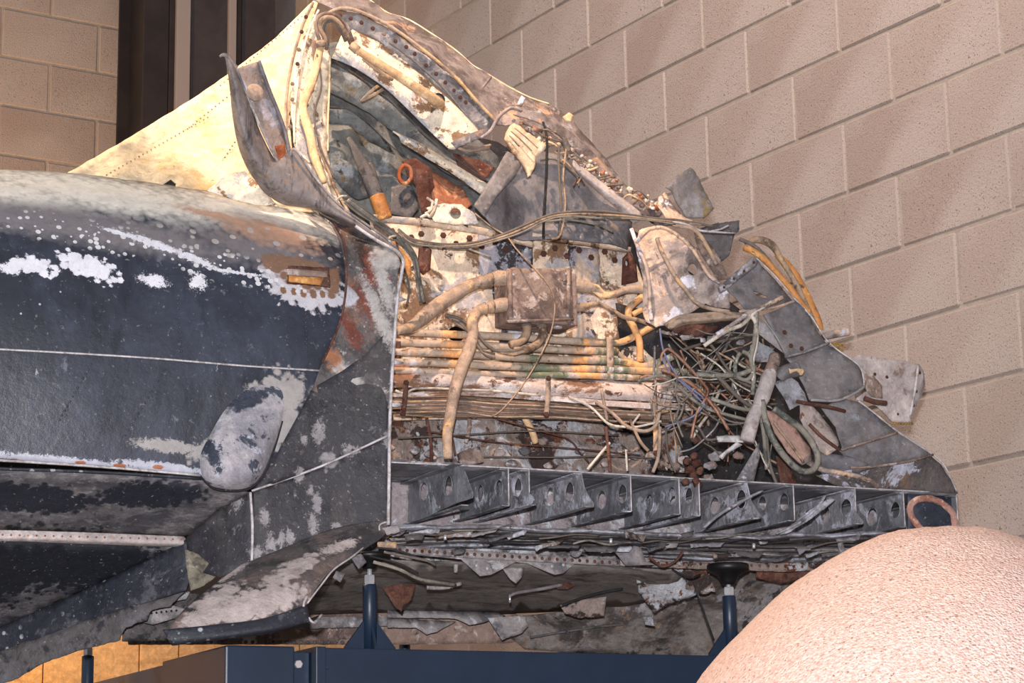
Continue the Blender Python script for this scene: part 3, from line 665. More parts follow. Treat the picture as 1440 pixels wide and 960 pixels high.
tube('channel_end', [(432, 838, -.15), (427, 853, -.16), (440, 875, -.162), (452, 864, -.13)], 1.8, m_edge)
tube('torn_edge', [(546, 733, -.034), (534, 738, -.035), (533, 752, -.04), (520, 762, -.05), (496, 782, -.085), (470, 800, -.11), (452, 822, -.13), (432, 848, -.15)], 1.3, m_edge)
for q in ([(474, 802), (486, 806), (480, 818), (470, 812)], [(492, 783), (508, 778), (516, 790), (505, 800)], [(538, 742), (560, 738), (563, 748), (545, 752)]):
    sheet('torn_tab', [(a, b, -.06) for a, b in q], m_alu, step=5, jag=1, crease=.01)
# body closing skins so the section reads as a body from the side
sheet('far_side_skin', [(-150, 250, .75), (100, 245, .78), (500, 150, .86), (700, 200, .9), (900, 330, .9), (1100, 480, .86), (1300, 660, .8), (1300, 770, .74), (560, 700, .8), (260, 760, .8), (-150, 760, .8)], m_soot, step=40, th=.004, label='dark far side skin seen through the wreck')

# ------------------------------------------------------------------ canopy skin and ring frame
sheet('canopy_skin', [(84, 250, .30), (140, 218, .40), (200, 183, .46), (270, 140, .50), (330, 98, .52), (390, 52, .54), (438, 4, .56), (452, -8, .56), (440, 30, .50), (426, 70, .46), (414, 120, .42), (408, 170, .38), (412, 215, .34), (430, 262, .26), (440, 300, .2), (380, 295, .2), (320, 282, .22), (248, 272, .24), (160, 262, .26)], m_cream, th=.004, step=13, jag=.8, wr=.008, ws=5, holes=[[(226, 262), (240, 252), (248, 258), (247, 266)]], label='cream primed canopy skin rising behind the barrel')
for a, b, n in (((292, 165), (150, 246), 26), ((330, 200), (286, 268), 14), ((340, 120), (240, 200), 20), ((440, 10), (310, 120), 26)):
    rivrow('rivets', a, b, n, 1.5, m_piped, .34 if a[1] > 150 else .44, .28 if b[1] > 200 else .42)
sheet('patch_skin', [(292, 268, .19), (318, 245, .2), (344, 240, .2), (376, 270, .18), (392, 290, .17), (360, 288, .18), (320, 278, .19)], m_creamp, step=8, jag=1.2, wr=.004)
# peeled fin: inner face plate and curled outer strip
sheet('peeled_inner_plate', [(334, 96, 0.055), (364, 86, 0.066), (372, 110, 0.089), (386, 145, 0.112), (400, 185, 0.130), (412, 228, 0.131), (400, 242, 0.145), (378, 205, 0.109), (352, 150, 0.077)], mat('peeled_inner_face', (150, 136, 129.843), [('n', (176, 174, 183.880), 10, .52, .62), ('n', (176, 134, 97.842), 8, .58, .66), ('n', (96, 84, 79.794), 16, .64, .7)], .55, .1, bump=.3), step=7, wr=.003, label='pinkish inner face with round cream patch')
v, f = lathe([(.019, 0), (.019, .002), (.0186, .003)], 24); q = Vector((0, 0, 0.714)).rotation_difference(-WV)
c = P(358, 130, 0.070); link('round_patch', mesh([q @ p+c for p in v], f), m_piped, wreck)
patch('peeled_skin', [
    [(316, 78, 0.048), (322, 80, 0.050), (330, 94, 0.053)],
    [(322, 110, 0.059), (330, 112, 0.041), (344, 128, 0.076)],
    [(328, 165, 0.091), (340, 170, 0.056), (362, 178, 0.094)],
    [(342, 222, 0.126), (360, 222, 0.066), (390, 228, 0.101)],
    [(366, 262, 0.144), (388, 256, 0.078), (412, 210, 0.074)],
    [(396, 286, 0.147), (420, 276, 0.077), (440, 250, 0.072)],
    [(440, 294, 0.124), (460, 296, 0.076), (474, 288, 0.069)],
    [(482, 314, 0.100), (500, 316, 0.050), (514, 318, 0.040)],
    [(520, 338, 0.060), (534, 340, 0.030), (546, 340, 0.010)],
    [(548, 356, 0.010), (556, 356, -0.010), (564, 356, -0.020)]], m_peel, 7, .003, wr=.002, ws=10, edge=.0006, label='grey skin strip peeled upward to a hooked tip')
tube('hooked_tip', [(309, 80, 0.050), (314, 77, 0.047), (321, 80, 0.050), (326, 88, 0.053), (333, 96, 0.055)], [1.5, 2.6, 3.4, 3.6, 3], m_peel, k=6)
tube('torn_edge', [(333, 97, 0.046), (346, 130, 0.070), (366, 178, 0.084), (392, 230, 0.096), (404, 242, 0.095), (413, 209, 0.063), (442, 248, 0.062), (476, 287, 0.058), (516, 316, 0.030), (548, 339, 0.000), (566, 360, -0.030)], 1.8, m_alu)
tube('inner_rim', [(364, 86, 0.056), (378, 125, 0.088), (392, 160, 0.111), (402, 190, 0.125), (408, 225, 0.128)], 3, m_alud)
sheet('inner_bits', [(388, 205, 0.079), (402, 200, 0.075), (405, 225, 0.088), (396, 236, 0.099)], m_orange, step=5, jag=1.5, crease=.02)

# ring frame: outer skin, rim tubes, cream web, left leg
sheet('outer_skin', [(440, 0, .50), (452, -12, .52), (500, -4, .60), (520, 0, .62), (545, 18, .62), (573, 27, .62), (600, 43, .60), (640, 70, .58), (665, 92, .57), (690, 107, .56), (715, 122, .55), (745, 137, .54), (772, 146, .53), (800, 166, .52), (836, 204, .5), (862, 237, .48), (886, 268, .46), (906, 277, .45), (932, 300, .43), (948, 316, .42), (925, 318, .40), (890, 292, .40), (850, 254, .42), (812, 214, .44), (775, 186, .45), (735, 176, .45), (700, 176, .45), (668, 145, .45), (640, 112, .45), (597, 76, .46), (550, 42, .46), (505, 20, .46), (470, 14, .47)], m_skinr, step=9, th=.003, jag=1.3, wr=.004, label='brownish grey outer skin over the ring frame')
tube('seam', [(690, 108, .545), (672, 132, .49), (664, 140, .45)], 2, m_skinr)
tube('skin_edge', [(520, 0, .612), (545, 18, .612), (573, 27, .612), (600, 43, .592), (640, 70, .572), (665, 92, .562), (690, 107, .552), (715, 122, .542), (745, 137, .532), (772, 146, .522)], 1.3, m_cream)
sheet('frame_flange', [(462, 22, .42), (500, 20, .42), (550, 44, .42), (600, 78, .41), (642, 116, .41), (670, 148, .41), (698, 174, .41), (680, 192, .41), (640, 145, .42), (597, 106, .43), (556, 76, .43), (520, 50, .43), (484, 38, .43)], m_alu, step=7, th=.003, wr=.003, label='grey bolted flange of the ring frame')
for nm, pts, r, mt in (('rim_tube', [(456, 22, .40), (478, 12, .41), (505, 16, .41), (550, 38, .41), (600, 74, .4), (642, 110, .4), (670, 142, .4), (698, 171, .4)], 2.6, m_piped),
                       ('rim_tube', [(548, 60, .4), (580, 84, .4), (620, 120, .4), (650, 155, .4), (676, 186, .4)], 1.6, m_alud),
                       ('rim_tube', [(440, 4, .40), (426, 34, .39), (415, 70, .38), (406, 110, .36), (402, 150, .33), (402, 190, .28), (410, 215, .23)], 2.2, m_piped),
                       ('rim_tube', [(448, 14, .39), (434, 44, .38), (424, 80, .37), (418, 120, .35), (414, 160, .32), (414, 200, .27)], 1.8, m_creamp)):
    tube(nm, pts, r, mt)
bolt_me = {}
def bolt(x, y, dw, r, mt, parent=None, h=.004, ax=None, name='bolt'):
    key = (mt.name, name)
    if key not in bolt_me:
        vs, fs = lathe([(1, 0), (1, .55), (.82, .85), (.4, 1)], 6)
        me = bpy.data.meshes.new(name); me.from_pydata(vs, [], fs); me.materials.append(mt); bolt_me[key] = me
    o = bpy.data.objects.new(name, bolt_me[key]); C.objects.link(o); o.parent = parent or wreck
    o.rotation_mode = 'QUATERNION'; o.rotation_quaternion = Vector((0, 0, 1)).rotation_difference(ax or -WV)
    R = r*mpp(x, y, dw); o.scale = (R, R, h); o.location = P(x, y, dw)-ROOT-(Vector((0, 0, 0)) if parent is None else Vector(parent.location))
    return o
for x, y in ((478, 22), (493, 26), (508, 32), (524, 40), (540, 48), (556, 58), (571, 66), (583, 76), (599, 92), (613, 104), (626, 116), (638, 127), (647, 137), (655, 144), (664, 153), (430, 24), (424, 45), (420, 70), (418, 90), (411, 118), (411, 140), (409, 160), (408, 178)):
    bolt(x, y, .415 if x > 450 else .365, 3.2, m_rust if (x*7) % 3 else m_brown)
m_webf = mat('ring_web_cream', (228, 214, 192), [('n', (176, 176, 180), 9, .56, .60), ('n', (138, 110, 84), 18, .57, .61), ('v', (110, 70, 46), 60, .14, .52)], .65, bump=.3, blobs=[((158, 160, 166), .4, 2.4, .15, [(525, 112, 50, 9, -38), (572, 150, 26, 10, -42), (590, 172, 22, 7, -42), (505, 96, 30, 9, -20)]), ((92, 74, 60), .4, 2.6, .2, [(540, 112, 12, 6, -30), (596, 152, 16, 8, 0), (600, 116, 10, 7, -30), (548, 66, 14, 5, -30)])])
ringw = sheet('ring_frame_web', [(466, 82, .40), (480, 50, .42), (495, 42, .42), (530, 58, .42), (560, 80, .42), (597, 110, .41), (640, 150, .40), (672, 182, .40), (682, 190, .40), (666, 194, .40), (640, 210, .40), (628, 209, .40), (600, 182, .40), (570, 152, .40), (540, 124, .40), (505, 100, .40), (480, 88, .40)], m_webf, step=8, th=.004, jag=.6, wr=.003, holes=[oval(617, 143, 8, 11), oval(563, 78, 4, 4, 10)], label='cream flaking curved web of the ring frame')
tube('web_edge', [(466, 83, .395), (482, 89, .395), (506, 101, .395), (541, 125, .395), (571, 153, .395), (601, 183, .395), (630, 210, .395)], 1.4, m_soot)
tube('hole_rim', [(609, 140, .40), (615, 132, .4), (623, 136, .4), (626, 147, .4), (620, 154, .4)], 1.6, m_soot)
sheet('web_end_plate', [(635, 200, .385), (660, 188, .385), (676, 182, .385), (688, 180, .385), (684, 190, .38), (662, 200, .38), (642, 208, .38)], m_alu, step=6, crease=.01)
sheet('ring_frame_leg', [(441, 20, .42), (452, 40, .42), (464, 78, .42), (463, 120, .42), (461, 170, .42), (461, 215, .40), (468, 262, .36), (484, 300, .3), (474, 300, .26), (456, 268, .28), (432, 236, .30), (414, 205, .32), (409, 160, .36), (412, 105, .38), (425, 55, .40)], m_creamp, step=8, th=.004, jag=.6, wr=.003, label='cream flaking left leg of the ring frame')
tube('leg_edge', [(464, 80, .41), (463, 125, .41), (461, 172, .41), (461, 212, .39)], 1.6, m_cream)
sheet('leg_gusset', [(441, 55, .40), (452, 72, .40), (446, 80, .4), (436, 92, .40), (429, 90, .40), (432, 68, .40)], m_brown, step=6)
p_ = tube('pipe', [(452, 60, .37), (449, 74, .36), (444, 96, .355), (437, 120, .35), (429, 138, .345), (426, 152, .34), (430, 170, .33), (436, 190, .32), (440, 212, .31), (446, 232, .29), (456, 256, .27)], [4.6, 5.2, 5.8, 6, 6.2, 5.8, 6.2, 6.4, 6.2, 6, 4], m_pipec, ns=12, label='cream cloth covered bent pipe')
for x, y, s in ((451, 62, 7), (427, 146, 6.5), (444, 222, 7)):
    tube('pipe_collar', [(x-1, y-4, .355 if y < 200 else .305), (x+1, y+4, .355 if y < 200 else .305)], s, m_piped, ns=12, k=1, parent=wreck)
tube('pipe', [(496, 66, .36), (508, 74, .355), (530, 88, .35), (556, 104, .35), (580, 120, .35), (602, 134, .36), (618, 146, .40), (622, 150, .46)], [5, 5.6, 6, 6.4, 6.8, 7.4, 8, 8], m_pipec, ns=12, label='cream pipe passing into a hole in the web')
tube('pipe_collar', [(494, 63, .36), (503, 71, .355)], 6.6, m_piped, ns=12, k=1)
tube('pipe', [(510, 82, .37), (530, 98, .37), (552, 112, .38)], 2.6, m_piped)
for pts, r, mt in (([(451, 62, .36), (446, 46, .35), (444, 32, .35), (450, 22, .35), (462, 19, .35), (476, 24, .35), (487, 36, .35), (493, 50, .355), (498, 66, .36)], 2.8, m_brown),
                   ([(456, 66, .36), (457, 54, .35), (450, 40, .345), (452, 28, .34), (464, 24, .34), (477, 32, .34), (488, 50, .35), (494, 62, .36)], 3.2, m_cabb),
                   ([(458, 70, .37), (461, 58, .36), (455, 44, .355), (458, 32, .35), (470, 30, .35), (480, 44, .36), (486, 58, .37)], 2.4, m_cab)):
    tube('hose_loop', pts, r, mt, ns=8)
tube('cable', [(447, 190, .34), (452, 215, .33), (462, 240, .31), (470, 262, .28), (482, 284, .2), (490, 298, .15)], 2.2, m_cabb)
tube('cable', [(446, 76, .35), (452, 120, .36), (442, 160, .355), (450, 205, .33), (470, 250, .3)], 1.4, m_cab)

# cavity behind the ring: green grey skins, ribs and struts
sheet('cavity_skin', [(455, 60, .62), (500, 60, .7), (560, 90, .74), (640, 170, .74), (700, 220, .72), (720, 300, .66), (700, 340, .6), (600, 330, .6), (520, 320, .58), (474, 300, .56), (455, 200, .58)], m_inter, step=11, th=.003, wr=.02, ws=7, crease=.05, label='dented green grey inner skin of the cavity')
for pts in ([(466, 92, .50), (500, 106, .52), (540, 138, .53), (580, 176, .54), (640, 228, .54), (690, 262, .54), (684, 274, .56), (630, 244, .56), (570, 196, .56), (520, 158, .55), (466, 130, .52)],
            [(463, 150, .5), (490, 152, .5), (520, 172, .52), (548, 196, .53), (560, 214, .55), (520, 196, .55), (490, 176, .54), (463, 172, .53)],
            [(463, 215, .46), (490, 226, .46), (510, 246, .48), (525, 275, .5), (505, 280, .5), (480, 262, .48), (463, 240, .46)]):
    sheet('cavity_rib', pts, m_inter, step=9, th=.003, wr=.01, crease=.03)
for pts in ([(466, 84, .49), (500, 104, .49), (541, 136, .49), (590, 182, .49), (640, 222, .5), (690, 258, .5)], [(463, 150, .48), (490, 154, .48), (520, 176, .49), (556, 210, .5), (600, 240, .5), (650, 262, .5)]):
    tube('rib_edge', pts, .8, m_dark)
patch('lit_stringer', [[(552, 184, .46), (590, 202, .46), (640, 232, .46), (690, 262, .46)], [(560, 190, .45), (594, 210, .45), (640, 240, .45), (686, 268, .45)], [(564, 200, .46), (590, 216, .46), (630, 240, .46), (676, 272, .46)]], m_creamp, 6, .004, wr=.002, label='cream crusted stringer across the cavity')
tube('strut', [(490, 194, .46), (500, 212, .45), (512, 236, .44), (524, 262, .43), (533, 286, .42)], [3, 6, 9, 11, 10], m_dark, ns=12, label='dark sooty strut')
tube('strut_base', [(530, 276, .415), (536, 292, .41), (541, 308, .41)], 11, m_ochre, ns=14, label='ochre tube at the foot of the strut')
tube('strut', [(520, 230, .47), (528, 250, .46), (530, 268, .46)], 4, m_dark)
sheet('rusty_plate', [(598, 236, .45), (620, 244, .45), (650, 262, .45), (664, 288, .44), (650, 298, .43), (620, 296, .43), (600, 280, .44)], m_orange, step=7, jag=1.5, crease=.02, label='orange rusted plate')
sheet('rusty_bracket', [(566, 226, .43), (584, 222, .43), (606, 236, .42), (612, 262, .42), (598, 286, .42), (588, 262, .42), (574, 250, .43)], m_rust, step=6, jag=1, crease=.02)
tube('rusty_ring', [(568, 232, .42), (562, 240, .42), (562, 252, .42), (570, 258, .42), (578, 250, .42), (576, 236, .42), (568, 232, .42)], 3, m_orange)
sheet('rusty_post', [(586, 236, .41), (604, 240, .41), (612, 290, .41), (596, 300, .41), (588, 268, .41)], m_rust, step=6, crease=.02)
sheet('dark_gusset', [(552, 262, .46), (578, 256, .45), (592, 290, .44), (578, 306, .44), (548, 300, .45)], m_dark, step=7, jag=1, crease=.02)
sheet('dark_gusset', [(640, 214, .5), (676, 222, .5), (696, 236, .5), (680, 256, .5), (655, 250, .5)], m_rust, step=7, jag=2, crease=.03)
for pts in ([(510, 140, .44), (520, 130, .43), (530, 122, .43), (540, 118, .43)], [(508, 142, .44), (524, 134, .44), (542, 124, .44)], [(652, 205, .42), (670, 208, .42), (690, 204, .42)], [(640, 206, .42), (660, 212, .41), (688, 208, .41)]):
    tube('twisted_rod', pts, 2.2, m_piped)
sheet('flange_bracket', [(600, 292, .40), (622, 286, .40), (650, 287, .40), (668, 300, .39), (674, 314, .39), (640, 316, .39), (612, 312, .39)], m_creamp, step=6, jag=.8, holes=[oval(641, 300, 8, 8)], crease=.01, label='cream bracket with lightening hole')
for pts, r in (([(592, 306, .36), (600, 302, .36), (606, 304, .35), (612, 292, .35), (614, 280, .35)], 2.4), ([(598, 300, .37), (606, 296, .36), (608, 284, .36)], 2), ([(600, 278, .36), (612, 286, .36), (618, 290, .36)], 2)):
    tube('torn_fitting', pts, r, m_cabw)

# ------------------------------------------------------------------ bulkhead panels behind the opening
sheet('bulkhead_panel', [(520, 304, .44), (560, 310, .45), (620, 316, .46), (678, 324, .46), (700, 334, .46), (750, 345, .46), (752, 400, .46), (752, 480, .46), (750, 590, .46), (555, 590, .44), (540, 460, .42)], m_pan, step=12, th=.004, jag=.5, wr=.006, ws=6, holes=[oval(641, 470, 13, 11)], label='cream bulkhead panel with flaking brown patches')
sheet('bulkhead_panel', [(672, 324, .452), (700, 330, .452), (750, 338, .452), (752, 490, .452), (700, 490, .452), (676, 440, .452)], m_pand, step=10, th=.003, jag=2.5, wr=.004, label='bulkhead stretch painted grey for cast shade, with dark flaking')  # grey sheet paints the shadow of frame and cables on the bulkhead
sheet('bulkhead_panel', [(750, 332, .445), (810, 340, .445), (886, 352, .44), (906, 400, .43), (940, 460, .43), (945, 590, .44), (750, 590, .45), (749, 420, .45)], m_pan, step=12, th=.004, jag=.5, wr=.005)
sheet('bulkhead_patch', [(798, 345, .438), (842, 350, .438), (846, 400, .438), (850, 475, .438), (806, 478, .438)], m_pand, step=10, th=.002, jag=3, label='grey patch panel with pale streaks')
sheet('bulkhead_shadow_panel', [(868, 425, .42), (930, 440, .42), (1000, 470, .44), (1075, 520, .46), (1110, 640, .46), (1100, 690, .46), (930, 690, .46), (870, 540, .44)], m_soot, step=14, th=.003, jag=1.5, wr=.01)  # black sheet put in for the dark voids behind the wires
sheet('panel_lip', [(524, 302, .40), (600, 308, .41), (678, 320, .42), (750, 340, .43), (750, 348, .44), (678, 330, .43), (600, 318, .43), (530, 312, .43)], m_pan, step=8, th=.003)
sheet('panel_lip', [(749, 328, .41), (820, 336, .41), (887, 348, .41), (887, 356, .43), (820, 345, .43), (749, 337, .43)], m_pan, step=8, th=.003, jag=.6)
for x, y in ((592, 329), (578, 334), (623, 331), (641, 343), (660, 335), (677, 347), (696, 341), (711, 350), (730, 343), (745, 346), (764, 357), (780, 349), (797, 360), (814, 352), (831, 362), (850, 354), (864, 366), (569, 336), (551, 325)):
    bolt(x, y, .432 if x > 748 else .45, 4.6, m_rust, h=.006)
for x, y in ((664, 468), (690, 470), (700, 500), (878, 400), (898, 415), (860, 440), (826, 462), (590, 520), (620, 452), (598, 430), (575, 470)):
    bolt(x, y, .43, 2.6, m_brown, h=.004)
sheet('rusty_lug', [(590, 348, .40), (600, 346, .40), (606, 352, .4), (604, 380, .4), (596, 386, .4), (588, 378, .4)], m_rust, step=5, th=.01, crease=.01)
sheet('rusty_lug', [(877, 362, .41), (884, 354, .41), (893, 368, .41), (896, 396, .41), (876, 400, .41)], m_rust, step=5, th=.012, crease=.01, holes=[oval(881, 370, 3, 5)])
sheet('ochre_strip', [(548, 338, .41), (556, 340, .41), (578, 368, .41), (577, 392, .41), (570, 384, .41), (556, 356, .41)], m_ochre, step=5, jag=.8)

# junction box with its pipes
JB = .33
c = P(759, 416, JB); mp = mpp(759, 416, JB)
jb = sheet('junction_box', [(712, 378, JB-.03), (803, 377, JB-.03), (806, 450, JB-.03), (716, 454, JB-.03)], m_brown, step=12, th=.003, wr=.001, label='brown weathered junction box')
zc_ = (P(712, 378, JB).z+P(716, 454, JB).z)/2; u0, u1 = UV.dot(P(713, 416, JB)), UV.dot(P(804, 416, JB)); hz = (P(758, 378, JB-.03).z-P(758, 452, JB-.03).z)/2
boxo('box_body', UWZ((u0+u1)/2, JB+.022, zc_-.0)-Vector((0, 0, 0)), UV*((u1-u0)/2), WV*.05, Vector((0, 0, hz)), m_brown, jb, .004)
for dx in (3, 91-6):
    tube('box_flange', [(714+dx, 380, JB-.034), (716+dx, 452, JB-.034)], 3.2, m_brown, parent=jb, k=2, flat=.5)
tube('box_flange', [(714, 452, JB-.034), (806, 449, JB-.034)], 3.6, m_brown, parent=jb, k=2, flat=.6)
for x, y in ((722, 386), (796, 385), (724, 446), (798, 444)): bolt(x, y, JB-.034, 2.2, m_zinc, h=.003, name='screw')
def pipe(pts, r, mt, label=None, dw=.34): return tube('pipe', pts, r, mt, dw, ns=12, k=6, label=label)
pipe([(716, 392, .34), (700, 391, .34), (690, 393, .34), (676, 397, .335), (660, 402, .33), (640, 414, .32), (618, 428, .30), (598, 444, .28), (580, 458, .25), (556, 466, .2)], [11, 11.5, 9.5, 9, 9, 10, 10.5, 10.5, 8, 5], m_piped, 'fat lagged pipe running left from the box')
pipe([(716, 428, .34), (704, 429, .34), (692, 432, .34), (680, 434, .335), (670, 440, .33), (664, 452, .32), (665, 470, .31), (660, 490, .30), (650, 516, .29), (640, 548, .28), (634, 580, .28), (629, 612, .28), (630, 645, .28)], [10, 10.5, 9, 8, 8, 8, 8, 9, 9, 8.5, 8, 7, 6], m_piped, 'lagged pipe bending down in front of the tubes')
for x, y, s in ((689, 394, 10.8), (676, 397, 10), (691, 432, 9.8), (682, 434, 9)):
    tube('pipe_band', [(x-2, y, .337), (x+2, y, .337)], s, m_cabb, ns=12, k=1)
pipe([(800, 400, .34), (816, 402, .34), (826, 404, .34), (838, 408, .34), (848, 414, .34), (862, 414, .34), (878, 408, .34), (894, 406, .335), (912, 410, .33)], [9, 10, 9, 7, 6, 5, 5, 6, 6], m_piped, 'lagged pipe running right from the box')
pipe([(804, 432, .34), (818, 432, .34), (830, 428, .34), (844, 428, .34), (860, 436, .335), (878, 446, .33), (898, 450, .33), (920, 458, .32)], [7, 6, 3.4, 3.2, 3.2, 3.2, 3.2, 3], m_cabb)
sheet('cream_bracket', [(829, 398, .33), (842, 400, .33), (850, 410, .33), (866, 412, .33), (860, 418, .33), (846, 420, .33), (834, 410, .33)], m_pipec, step=5, crease=.01)
for x0, pts in ((740, [(740, 452, .33), (741, 464, .325), (738, 474, .32), (730, 481, .315), (718, 484, .31)]), (762, [(762, 451, .33), (764, 466, .325), (760, 478, .32), (750, 487, .315), (736, 492, .31), (722, 492, .31)])):
    pipe(pts, [6.4, 6.4, 6, 5.4, 5] + [4.6]*(len(pts)-5), m_cabb)
    tube('pipe_band', [(x0, 455, .33), (x0+.5, 460, .33)], 8.2, m_cab, ns=12, k=1)
v, f = lathe([(.011, 0), (.011, .014)], 16); link('outlet_plug', mesh([p+P(784, 462, .33) for p in v], f), m_zinc, wreck)
rnd = random.Random(11)
for i in range(8):
    a = rnd.uniform(-5, 5)
    tube('cable', [(630+a, 446+a*.8, .35), (650+a, 452+a, .34), (668+a*.5, 466+a, .32), (684+a*.7, 484+a*.6, .31), (700+a, 494+a*.4, .305), (720+a*.6, 496+a*.5, .30), (736+a*.4, 492+a*.4, .3)], rnd.uniform(1.6, 2.6), (m_cab, m_cabb, m_dark)[i % 3], ns=6)
for i in range(5):
    a = rnd.uniform(-4, 4)
    tube('cable', [(638+a, 452+a, .34), (655+a, 462+a, .33), (668+a, 480+a, .32), (678+a, 494+a, .32), (696, 500+a, .31)], rnd.uniform(1.4, 2.4), (m_cab, m_cabb)[i % 2], ns=6)

# five parallel tubes
for i, (ya, yb, r, xs) in enumerate(((465, 482, 5.6, 860), (480, 495, 5.4, 868), (494, 509, 5.6, 872), (509, 522, 5.4, 905), (521, 531, 4.6, 900))):
    pts = [(548+t*(xs-548), ya+(yb-ya)*t*(310/(310))+math.sin(t*9+i)*.8, .385-.012*i) for t in (0, .2, .4, .6, .8, 1)]
    if i == 0: pts += [(882, 478, .38), (904, 466, .37), (926, 454, .36)]
    if i == 2: pts += [(905, 515, .36), (930, 508, .35), (948, 500, .34)]
    if i == 3: pts += [(940, 522, .35), (975, 524, .34)]
    tube('tube', pts, r, m_tubeg, ns=10, k=4, label=None)
tube('tube', [(905, 416, .36), (886, 432, .36), (884, 446, .355), (892, 462, .35), (899, 480, .35), (900, 508, .36)], 5, m_tubeg, ns=10)
tube('tube', [(926, 430, .35), (906, 434, .35), (890, 442, .35)], 4, m_tubeg, ns=10)
tube('tube', [(862, 490, .38), (880, 505, .375), (892, 512, .37)], 3.6, m_piped)
sheet('tube_clip', [(853, 474, .345), (862, 474, .345), (863, 536, .345), (854, 536, .345)], m_piped, step=6, th=.006, holes=[oval(858, 505, 1.6, 2)])
sheet('tube_clip', [(556, 480, .36), (563, 480, .36), (563, 510, .36), (556, 510, .36)], m_rust, step=6, th=.006)
sheet('torn_lug', [(556, 512, .33), (572, 512, .33), (586, 520, .33), (574, 528, .33), (556, 524, .33)], m_orange, step=5, crease=.02)

# longeron of stacked strips
patch('longeron', [[(545, 524, .345), (650, 524, .345), (760, 531, .345), (870, 537, .345), (980, 540, .35)], [(545, 534, .32), (650, 535, .32), (760, 543, .32), (870, 550, .32), (980, 556, .325)],
                   [(545, 545, .325), (650, 545, .325), (760, 555, .325), (870, 562, .325), (980, 566, .33)]], m_beam, 7, .004, wr=.003, ws=14, edge=.001, label='flaking longeron top strip')
patch('longeron_strip', [[(548, 553, .315), (650, 550, .315), (760, 556, .315), (870, 564, .315), (980, 570, .32)], [(548, 558, .315), (650, 556, .315), (760, 563, .315), (870, 572, .315), (980, 578, .32)]], m_beam, 7, .004, wr=.001, edge=.001)
patch('laminated_strip', [[(548, 560, .33), (640, 558, .33), (760, 567, .33), (870, 576, .33), (980, 584, .335)], [(548, 572, .325), (640, 571, .325), (760, 578, .325), (870, 586, .325), (980, 592, .33)], [(548, 584, .33), (640, 586, .33), (760, 588, .33), (870, 594, .33), (980, 602, .335)]], m_wood, 7, .004, wr=.001, edge=.0015, label='dark laminated strip of the longeron')
for k in range(5):
    y = 560+k*5
    tube('strip_edge', [(550, y, .318), (600, y-1, .318), (650, y-1, .318), (700, y+2+k, .318), (770, y+6, .318), (860, y+12, .318), (970, y+17, .322)], 1.1+.4*(k % 2), (m_wood, m_piped, m_brown)[k % 3], ns=5)
tube('strip_edge', [(556, 549, .31), (570, 553, .31), (586, 546, .31), (640, 547, .31), (700, 550, .31), (760, 556, .31)], 1.8, m_cabw, ns=6)
for x0, x1, ya, yb in ((571, 566, 536, 584), (771, 768, 530, 586), (920, 922, 540, 640)):
    tube('clip', [(x0, ya, .30), ((x0+x1)/2+1, (ya+yb)/2, .298), (x1, yb, .30)], 4, m_rust if x0 < 600 else m_piped, flat=.5)
    bolt(x0, ya+2, .29, 4, m_rust, h=.006); bolt(x1, yb-3, .29, 4.5, m_rust, h=.006)

# corroded lower panel and debris on it
sheet('lower_panel', [(545, 578, .47), (700, 584, .48), (860, 590, .48), (1000, 600, .48), (1000, 676, .46), (850, 668, .46), (700, 662, .46), (545, 655, .46)], m_low, step=10, th=.004, wr=.014, ws=14, crease=.02, label='corroded lower panel with white powdery growth')
for a, b, r, m in (((600, 588), (607, 650), 2.6, m_rust), ((660, 585), (655, 622), 3, m_brown), ((738, 588), (753, 622), 5, m_pipec), ((627, 590), (640, 640), 2, m_rust)):
    tube('rod', [(a[0], a[1], .42), ((a[0]+b[0])/2+2, (a[1]+b[1])/2, .41), (b[0], b[1], .42)], r, m)
for pts, m in (([(600, 606), (700, 622), (800, 630), (900, 640)], m_rust), ([(690, 586), (760, 606), (800, 618), (815, 636), (828, 650)], m_rust), ([(560, 616), (640, 612), (750, 606), (870, 612)], m_cab), ([(680, 642), (780, 643), (860, 641), (940, 646)], m_cab)):
    tube('wire', [(x, y, .40) for x, y in pts], 1.2, m, ns=5)
sheet('lump', [(648, 636), (662, 630), (676, 634), (680, 650), (650, 654)], m_brown, .40, th=.02, step=5, jag=1, crease=.03)
for i in range(16):
    x = 556+i*24+rnd.uniform(-8, 8); y = 634+i*1.2+rnd.uniform(-16, 10); s = rnd.uniform(5, 9)
    sheet('corrosion_crust', oval(x, y, s, s*.75, 8), m_alu if i % 3 else m_paper, .435, th=.008, step=5, jag=2.2, crease=.04)

# ------------------------------------------------------------------ floor sheet and joists with lightening holes
zf = P(900, 668, 0).z
def fj(uu, ww, zz): return UWZ(uu, ww, zz)
ul, ur = UV.dot(P(546, 650)), UV.dot(P(1345, 694))
v, fs = plate2([(ul, -.0), (ur, .0), (ur, .62), (ul, .62)], [], lambda a, b: fj(a, b, zf+.003*noise.noise(Vector((a*5, b*5, 0)))), .06, .002, .02, 3)
link('floor_sheet', mesh(v, fs), m_joist, wreck); solid(wreck.children[-1], .003) if False else None
fl_ = [o for o in wreck.children if o.name.startswith('floor_sheet')][0]; solid(fl_, .003)
tube('floor_edge', [(546, 649.5, -.001), (740, 659, -.001), (900, 668.5, -.001), (1100, 680, -.001), (1345, 693.5, -.001)], 1.3, m_edge, label='bare front edge of the floor sheet')
m_webp = mat('web_panel_corroded', (160, 150, 152), [('n', (92, 88, 88), 10, .54, .60), ('n', (198, 200, 206), 18, .54, .62), ('n', (140, 104, 84), 24, .64, .70)], .7, bump=.5)
